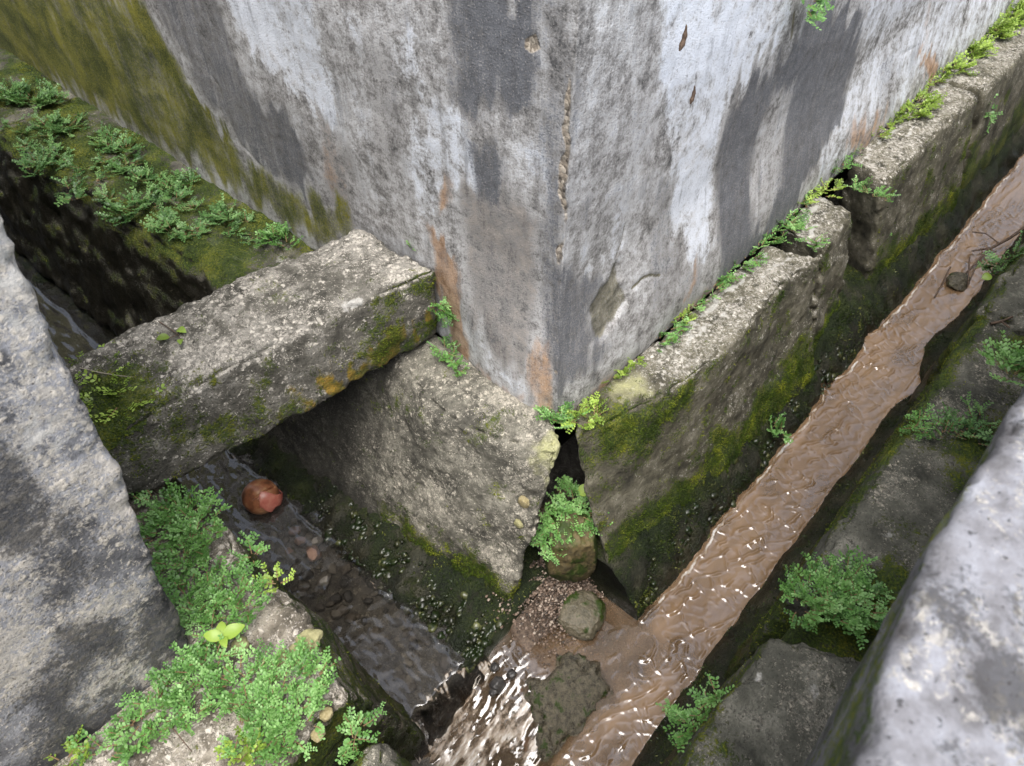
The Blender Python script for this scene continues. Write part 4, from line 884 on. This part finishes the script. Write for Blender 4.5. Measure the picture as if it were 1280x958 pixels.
# round the corner
plant('green weed at the very foot of the building corner', pt([(690, 522, .018), (706, 530, .022), (700, 518, .016)], .0))
plant('pale yellow weed creeping onto the nearest right slab from the corner', pt([(728, 528, .016), (742, 522, .018), (722, 512, .012)], .0), M_LEAFY, dens_=.5)
plant('weed in the dark gap under the right end of the beam', pt([(556, 438, .016), (566, 450, .020), (572, 462, .014)], .01))
plant('small weed at the joint between beam end and wall', [(ony(548, 383, .325), .015), (ony(560, 380, .325), .014)], nrm=(0, -1, .5))
plant('tiny green sprout on top of the beam against the wall', pt([(523, 310, .010)], .21), dens_=1.2)
plant('bright weed covering the mossy boulder in the gap below the corner', [(at(700, 650, -.265), .040), (at(722, 640, -.255), .036), (at(690, 676, -.30), .028), (at(735, 655, -.28), .026), (at(712, 625, -.25), .03)], nrm=(-.4, -.5, 1), lw=.0068, bright=.14)
# left ledge behind the beam
for lab, l in [('blue green weed at the far left end of the mossy ledge', [(12, 118, .05), (40, 125, .05), (68, 124, .04)]), ('blue green weed hanging over the ledge edge near the left frame side', [(48, 205, .032), (40, 215, .025), (65, 190, .02)]),
               ('blue green weed in the middle of the mossy ledge below the far one', [(62, 158, .03), (85, 160, .034)]), ('blue green weed beside the wall foot on the mossy ledge', [(140, 182, .028), (158, 186, .026), (130, 172, .02)]),
               ('spreading blue green weed on the ledge edge, centre of the row', [(160, 208, .028), (178, 226, .024), (165, 262, .032), (180, 250, .024), (152, 270, .02)]), ('blue green weed near the wall right of the ledge centre', [(212, 235, .028), (235, 228, .022), (220, 250, .022)]),
               ('small blue green weed on the ledge edge toward the beam', [(205, 280, .024), (215, 290, .018)]), ('pale small weed between ledge edge and wall near the beam', [(272, 268, .018), (285, 275, .016)]), ('dark weed drooping over the ledge edge above the void', [(88, 240, .02), (92, 250, .016)])]:
    plant(lab, pt(l, .01), M_LEAFB, 'weeds on the mossy ledge', lw=.0075, dens_=1.25)
_rl = random.Random(3)
plant('low scattered carpet of tiny weeds all over the mossy ledge', pt([(20+_rl.uniform(-8, 8)+k_*9.5, 150+k_*5.0+_rl.uniform(-32, 34), .012+.008*_rl.random()) for k_ in range(32)], .005), M_LEAFB, 'weeds on the mossy ledge', lw=.0060, dens_=.6, height=.45)
plant('green weed between the mossy ledge and the back of the beam', pt([(345, 300, .026), (360, 308, .022), (340, 292, .016)], .02), group='weeds on the mossy ledge', lw=.007)
# left bank
plant('tall dense weed along the side of the grey wall below the beam', pt([(200, 632, .035), (225, 645, .04), (250, 655, .034), (205, 665, .035), (235, 685, .034), (262, 668, .022)], .02), M_LEAF, lw=.0062)
plant('darker weed in the shade of the grey wall side, below the tall one', pt([(225, 705, .03), (240, 725, .034), (235, 750, .03), (252, 770, .03), (262, 745, .028)], .01), lw=.006)
plant('light green weed spray on the bank between wall weed and stream', pt([(290, 745, .026), (302, 735, .026), (285, 765, .024), (308, 760, .014)], .01), M_LEAF, bright=.1, lw=.0055)
plant('dense weed at the foot of the grey wall corner under the seedling', pt([(262, 800, .026), (270, 822, .030), (250, 838, .026), (268, 845, .026)], .01), bright=.08, lw=.0056)
plant('weed strip running down left along the grey wall base', pt([(235, 850, .022), (215, 866, .024), (195, 885, .026), (178, 902, .024), (155, 920, .022), (135, 938, .024), (165, 925, .018)], .005), bright=.06, lw=.0056)
plant('small weed at the bottom left end of the wall base', pt([(95, 946, .016), (82, 955, .014)], .005), M_LEAFY)
plant('largest weed mat on the left bank, spreading toward the stream', pt([(300, 850, .03), (325, 855, .034), (350, 850, .034), (375, 842, .03), (388, 855, .026), (345, 880, .034), (370, 885, .03), (330, 905, .028), (300, 915, .02), (350, 915, .028), (310, 880, .026), (382, 905, .018), (340, 930, .02)], .008), bright=.12, lw=.0056)
plant('small weed tuft lying below the strip on the left bank', pt([(232, 895, .018), (215, 900, .012), (245, 890, .012)], .005), bright=.1)
plant('tiny weed on the rounded bank stone at the bottom', pt([(446, 912, .014), (442, 925, .010)], -.03), dens_=1.2)
plant('single small weed at the stream edge of the left bank', pt([(347, 730, .011)], .005), M_LEAFY)
plant('tiny weed sprout at the bottom edge of the left bank', pt([(300, 952, .012), (310, 950, .01)], .0), M_LEAFY)
plant('tiny weed on the left bank above the stream, beside a pale patch', pt([(316, 696, .010)], .005))
# right bank
plant('dense round weed bush in the gap between two right bank slabs', pt([(1010, 745, .034), (1030, 742, .042), (1055, 748, .042), (1075, 758, .036), (1040, 765, .038), (1000, 760, .026), (1090, 765, .02), (1060, 730, .03)], .015), M_LEAF, 'weeds on the right bank', lw=.0058, height=1.1)
plant('weed hanging from the near right bank slab over the muddy water', [(at(868, 905, -.09), .028), (at(880, 893, -.06), .022), (at(872, 928, -.09), .026), (at(895, 868, -.02), .012)], group='weeds on the right bank', nrm=(0, .8, .7), lw=.006)
plant('blurred pale weed by the parapet at the right edge', pt([(1255, 455, .026), (1272, 462, .026), (1262, 470, .02)], .14), group='weeds on the right bank', lw=.0085, bright=.15)
plant('dark weed on the mossy middle bank slab beside the parapet', pt([(1190, 535, .036), (1210, 550, .034), (1180, 550, .026), (1225, 530, .026)], .01), M_LEAFB, 'weeds on the right bank', dens_=.5)
plant('weed drooping from the far right bank slab over the debris', [(at(1262, 322, -.06), .03), (at(1248, 330, -.10), .022), (at(1255, 340, -.1), .02)], M_LEAFB, 'weeds on the right bank', nrm=(0, .8, .6), lw=.008)
plant('small weed by the lower edge of the middle bank slab', pt([(1142, 536, .014), (1150, 530, .012)], .0), group='weeds on the right bank')
plant('lime green round leaved weed on the mossy left end of the beam', pt([(118, 456, .022), (135, 470, .02), (150, 480, .014), (135, 500, .024), (150, 508, .018), (125, 488, .02)], .185), M_LEAFY, 'weeds on the beam', height=.35, lw=.0075, dens_=.55, bright=.05)
# single large leaved plants
def big_leaf(parent, base, ax, nr, l, wd, mat, lv):
    ax = np.array(ax, float); ax /= np.linalg.norm(ax); nr = np.array(nr, float); sd = np.cross(ax, nr); sd /= np.linalg.norm(sd); nr = np.cross(sd, ax); V = []; Q = []
    n = 9
    for i in range(n):
        t = i/(n-1); wd_ = wd*math.sin(math.pi*min(1, t**.8*.97+.02))**.8*.5; c = np.array(base)+ax*l*t+nr*(l*.18*math.sin(t*2.2)-l*.12*t*t)
        V += [c-sd*wd_+nr*wd_*.35, c, c+sd*wd_+nr*wd_*.35]
        if i: k_ = 3*(i-1); Q += [(k_, k_+1, k_+4, k_+3), (k_+1, k_+2, k_+5, k_+4)]
    return mesh('leaf', V, Q, mat, parent, True, {'lv': np.full(len(V), lv)})
c0 = at(279, 797, .035); sd_ = empty('seedling', c0, 'bright lime seedling with broad leaves above the weeds by the grey wall', 'plant')
for (dx, dy), l in [((262, 795), .034), ((299, 786), .040), ((277, 777), .030), ((282, 806), .024)]:
    big_leaf(sd_, c0, at(dx, dy, .037)-c0, (-.2, -.2, 1), l, l*.62, M_LEAFY, .62+.1*rs.random())
L = Leaves(); L.stem([c0-np.array((0, 0, .035)), c0-np.array((.002, .0, .015)), c0], .0014); mesh('stem', np.array(L.SV), L.SQ, M_STEM, sd_)
c0 = at(222, 416, .215); sp_ = empty('fallen_sprig', c0, 'fallen brown sprig with three green leaves on top of the beam', 'sprig')
for (bx_, by_), (dx, dy), l, lv in [((222, 412), (242, 420), .024, .6), ((212, 422), (197, 425), .026, .15), ((226, 424), (226, 436), .018, .35)]:
    b_ = at(bx_, by_, .215); big_leaf(sp_, b_, at(dx, dy, .215)-b_, (-.1, -.1, 1), l, l*.7, M_LEAFY, lv)
L = Leaves(); L.stem([at(195, 400, .212), at(208, 408, .218), at(222, 418, .216), at(228, 428, .214)], .0014); L.stem([at(222, 418, .216), at(210, 424, .215)], .001); mesh('stem', np.array(L.SV), L.SQ, M_TWIG, sp_)
for lab, px_, py_, z_, m_, lv in [('small round green leaf floating by the far right bank', 1227, 348, -.40, M_LEAFY, .5), ('pale lone leaf in the weed on the mossy boulder', 722, 615, -.22, M_LEAFY, .9)]:
    e = empty('fallen_leaf', at(px_, py_, z_), lab, 'leaf'); c0 = at(px_, py_, z_); big_leaf(e, c0, (.5, -.5, .1), (-.3, -.3, 1), .035, .03, m_, lv)

# ------------------------------------------------------------------ the cracked ball
def ball_mat(name, c0, c1, c2):
    b = NB(name); p = b.pos(); n = b.noise(p, 45, 5, .6); nf = b.noise(p, 16, 3, .6)
    c = b.ramp(b.math('ADD', b.math('MULTIPLY', n, .5), b.math('MULTIPLY', nf, .5)), [(.36, c0), (.5, c1), (.62, c2)])
    return b.done(b.bsdf(Base_Color=c, Roughness=.32, Normal=b.bump(n, .25, .003), Specular_IOR_Level=.5))
bc = at(326, 621, -.462); e = empty('cracked_ball', (bc[0], bc[1], -.50), 'cracked red and orange ball lying in the left stream under the beam', 'ball')
v, f = ICO[5]; rb = .050
cd = np.array([.32, .80, .50]); cd /= np.linalg.norm(cd)
cutn = -.35*RT*1 + UP*.75 - FW*.25; cutn /= np.linalg.norm(cutn)
gap = np.exp(-((v@(UP*.86-RT*.42)-.10-.10*np.sin(3*(v@RT)))/.035)**2)*sst(-.25, .1, v@RT)*sst(-.1, .2, -v@FW)
gap2 = sst(.05, .12, v@RT-.55)*sst(.0, -.1, v@UP+.45)
co = v*rb*(1-.22*gap-.06*gap2)[:, None]*np.array([1, 1, .93])*(1+.015*fbm(v, 2, 2)[:, None])
mesh('shell', co+bc, None, ball_mat('ball_orange', (.13, .055, .03), (.34, .13, .06), (.48, .26, .13)), e, tris=f)
sel = (v@RT > .12) & (v@UP < .30+.12*np.sin(5*(v@RT))) & (v@UP > -.62+.15*np.sin(9*(v@RT)))
re = -np.ones(len(v), int); re[sel] = np.arange(sel.sum()); ff = f[sel[f].all(1)]
fv = v[sel]*rb*1.05+RT*.006+bc; fi = v[sel]*rb*1.005+RT*.006+bc; nfv = len(fv)
eb = {}
for a, b_, c_ in re[ff]:
    for k_ in ((a, b_), (b_, c_), (c_, a)):
        if (k_[1], k_[0]) in eb: del eb[(k_[1], k_[0])]
        else: eb[k_] = 1
mesh('broken_flap', np.concatenate([fv, fi]), [(b_, a, a+nfv, b_+nfv) for a, b_ in eb], ball_mat('ball_red', (.40, .10, .07), (.55, .17, .12), (.62, .28, .20)), e, tris=np.concatenate([re[ff], re[ff][:, ::-1]+nfv]))

# ------------------------------------------------------------------ twigs, straw, insect cases
def twig(name, label, lines, cat='twig', mat=M_TWIG):
    L = Leaves()
    for pts_, r_ in lines: L.stem([np.array(p) for p in pts_], r_)
    org = np.array(L.SV).mean(0); return tag(mesh(name, np.array(L.SV), L.SQ, mat, origin=org), label, cat)
zt = -.47
twig('dead_twig', 'long dead branch lying in the muddy water at the right edge', [([at(1290, 278, -.40), at(1262, 298, -.44), at(1236, 312, zt), at(1222, 326, zt), at(1205, 345, zt-.02)], .006), ([at(1250, 305, -.45), at(1232, 292, zt), at(1215, 290, zt)], .003), ([at(1240, 310, zt), at(1215, 314, zt)], .004)])
twig('dead_twig', 'bent twig arching out of the water beside the debris', [([at(1212, 322, zt), at(1211, 340, -.46), at(1210, 358, -.48)], .004), ([at(1236, 312, zt), at(1222, 330, zt), at(1212, 352, -.48)], .003)])
twig('dead_twig', 'thin straight stick caught against the stream debris', [([at(1188, 334, -.485), at(1180, 352, -.485), at(1168, 372, -.495)], .004)])
twig('dead_twig', 'short pale stick on the mossy middle bank slab', [([at(1238, 405, .01), at(1252, 402, .012), at(1266, 396, .012)], .004), ([at(1252, 402, .012), at(1262, 410, .01)], .003)])
twig('straw', 'thin pale straw across the left end of the beam', [([at(100, 460, .20), at(125, 466, .205), at(150, 470, .20), at(182, 473, .192)], .0012)], 'straw', plain('straw', (.30, .26, .19), (.44, .40, .32)))
twig('dry_twig', 'brown dry stem trailing over the lower left bank', [([at(212, 905, .01), at(222, 918, .012), at(240, 940, .008)], .0014), ([at(205, 890, .01), at(200, 905, .01)], .001)])
rock('debris_stone', at(1197, 352, -.492), (.05, .038, .022), M_ROCKW, 'wet stone with trapped debris in the right stream', 'stone', seed=21, sub=3)
def case(label, a, b_, r_):
    a, b_ = np.array(a), np.array(b_); v, f = ICO[3]; ax = b_-a; l = np.linalg.norm(ax); ax /= l; s1 = np.cross(ax, (0, 1, 0)); s1 /= np.linalg.norm(s1); s2 = np.cross(ax, s1)
    t = v[:, 2]; p = (a+b_)/2 + np.outer(t*l/2, ax) + (np.outer(v[:, 0], s1)+np.outer(v[:, 1], s2))*(r_*(1-.45*t)*(1+.15*np.sin(t*9)))[:, None] + np.outer(.12*l*t*t, s1)
    return tag(mesh('insect_case', p, None, M_TWIG, tris=f, origin=a), label, 'insect case', 'insect cases stuck on the right wall')
case('upper brown insect case stuck on the right wall', ony(851, 64, -.034), ony(860, 30, -.034), .0042)
case('lower grey brown insect case stuck on the right wall', ony(864, 130, -.034), ony(870, 106, -.034), .0035)
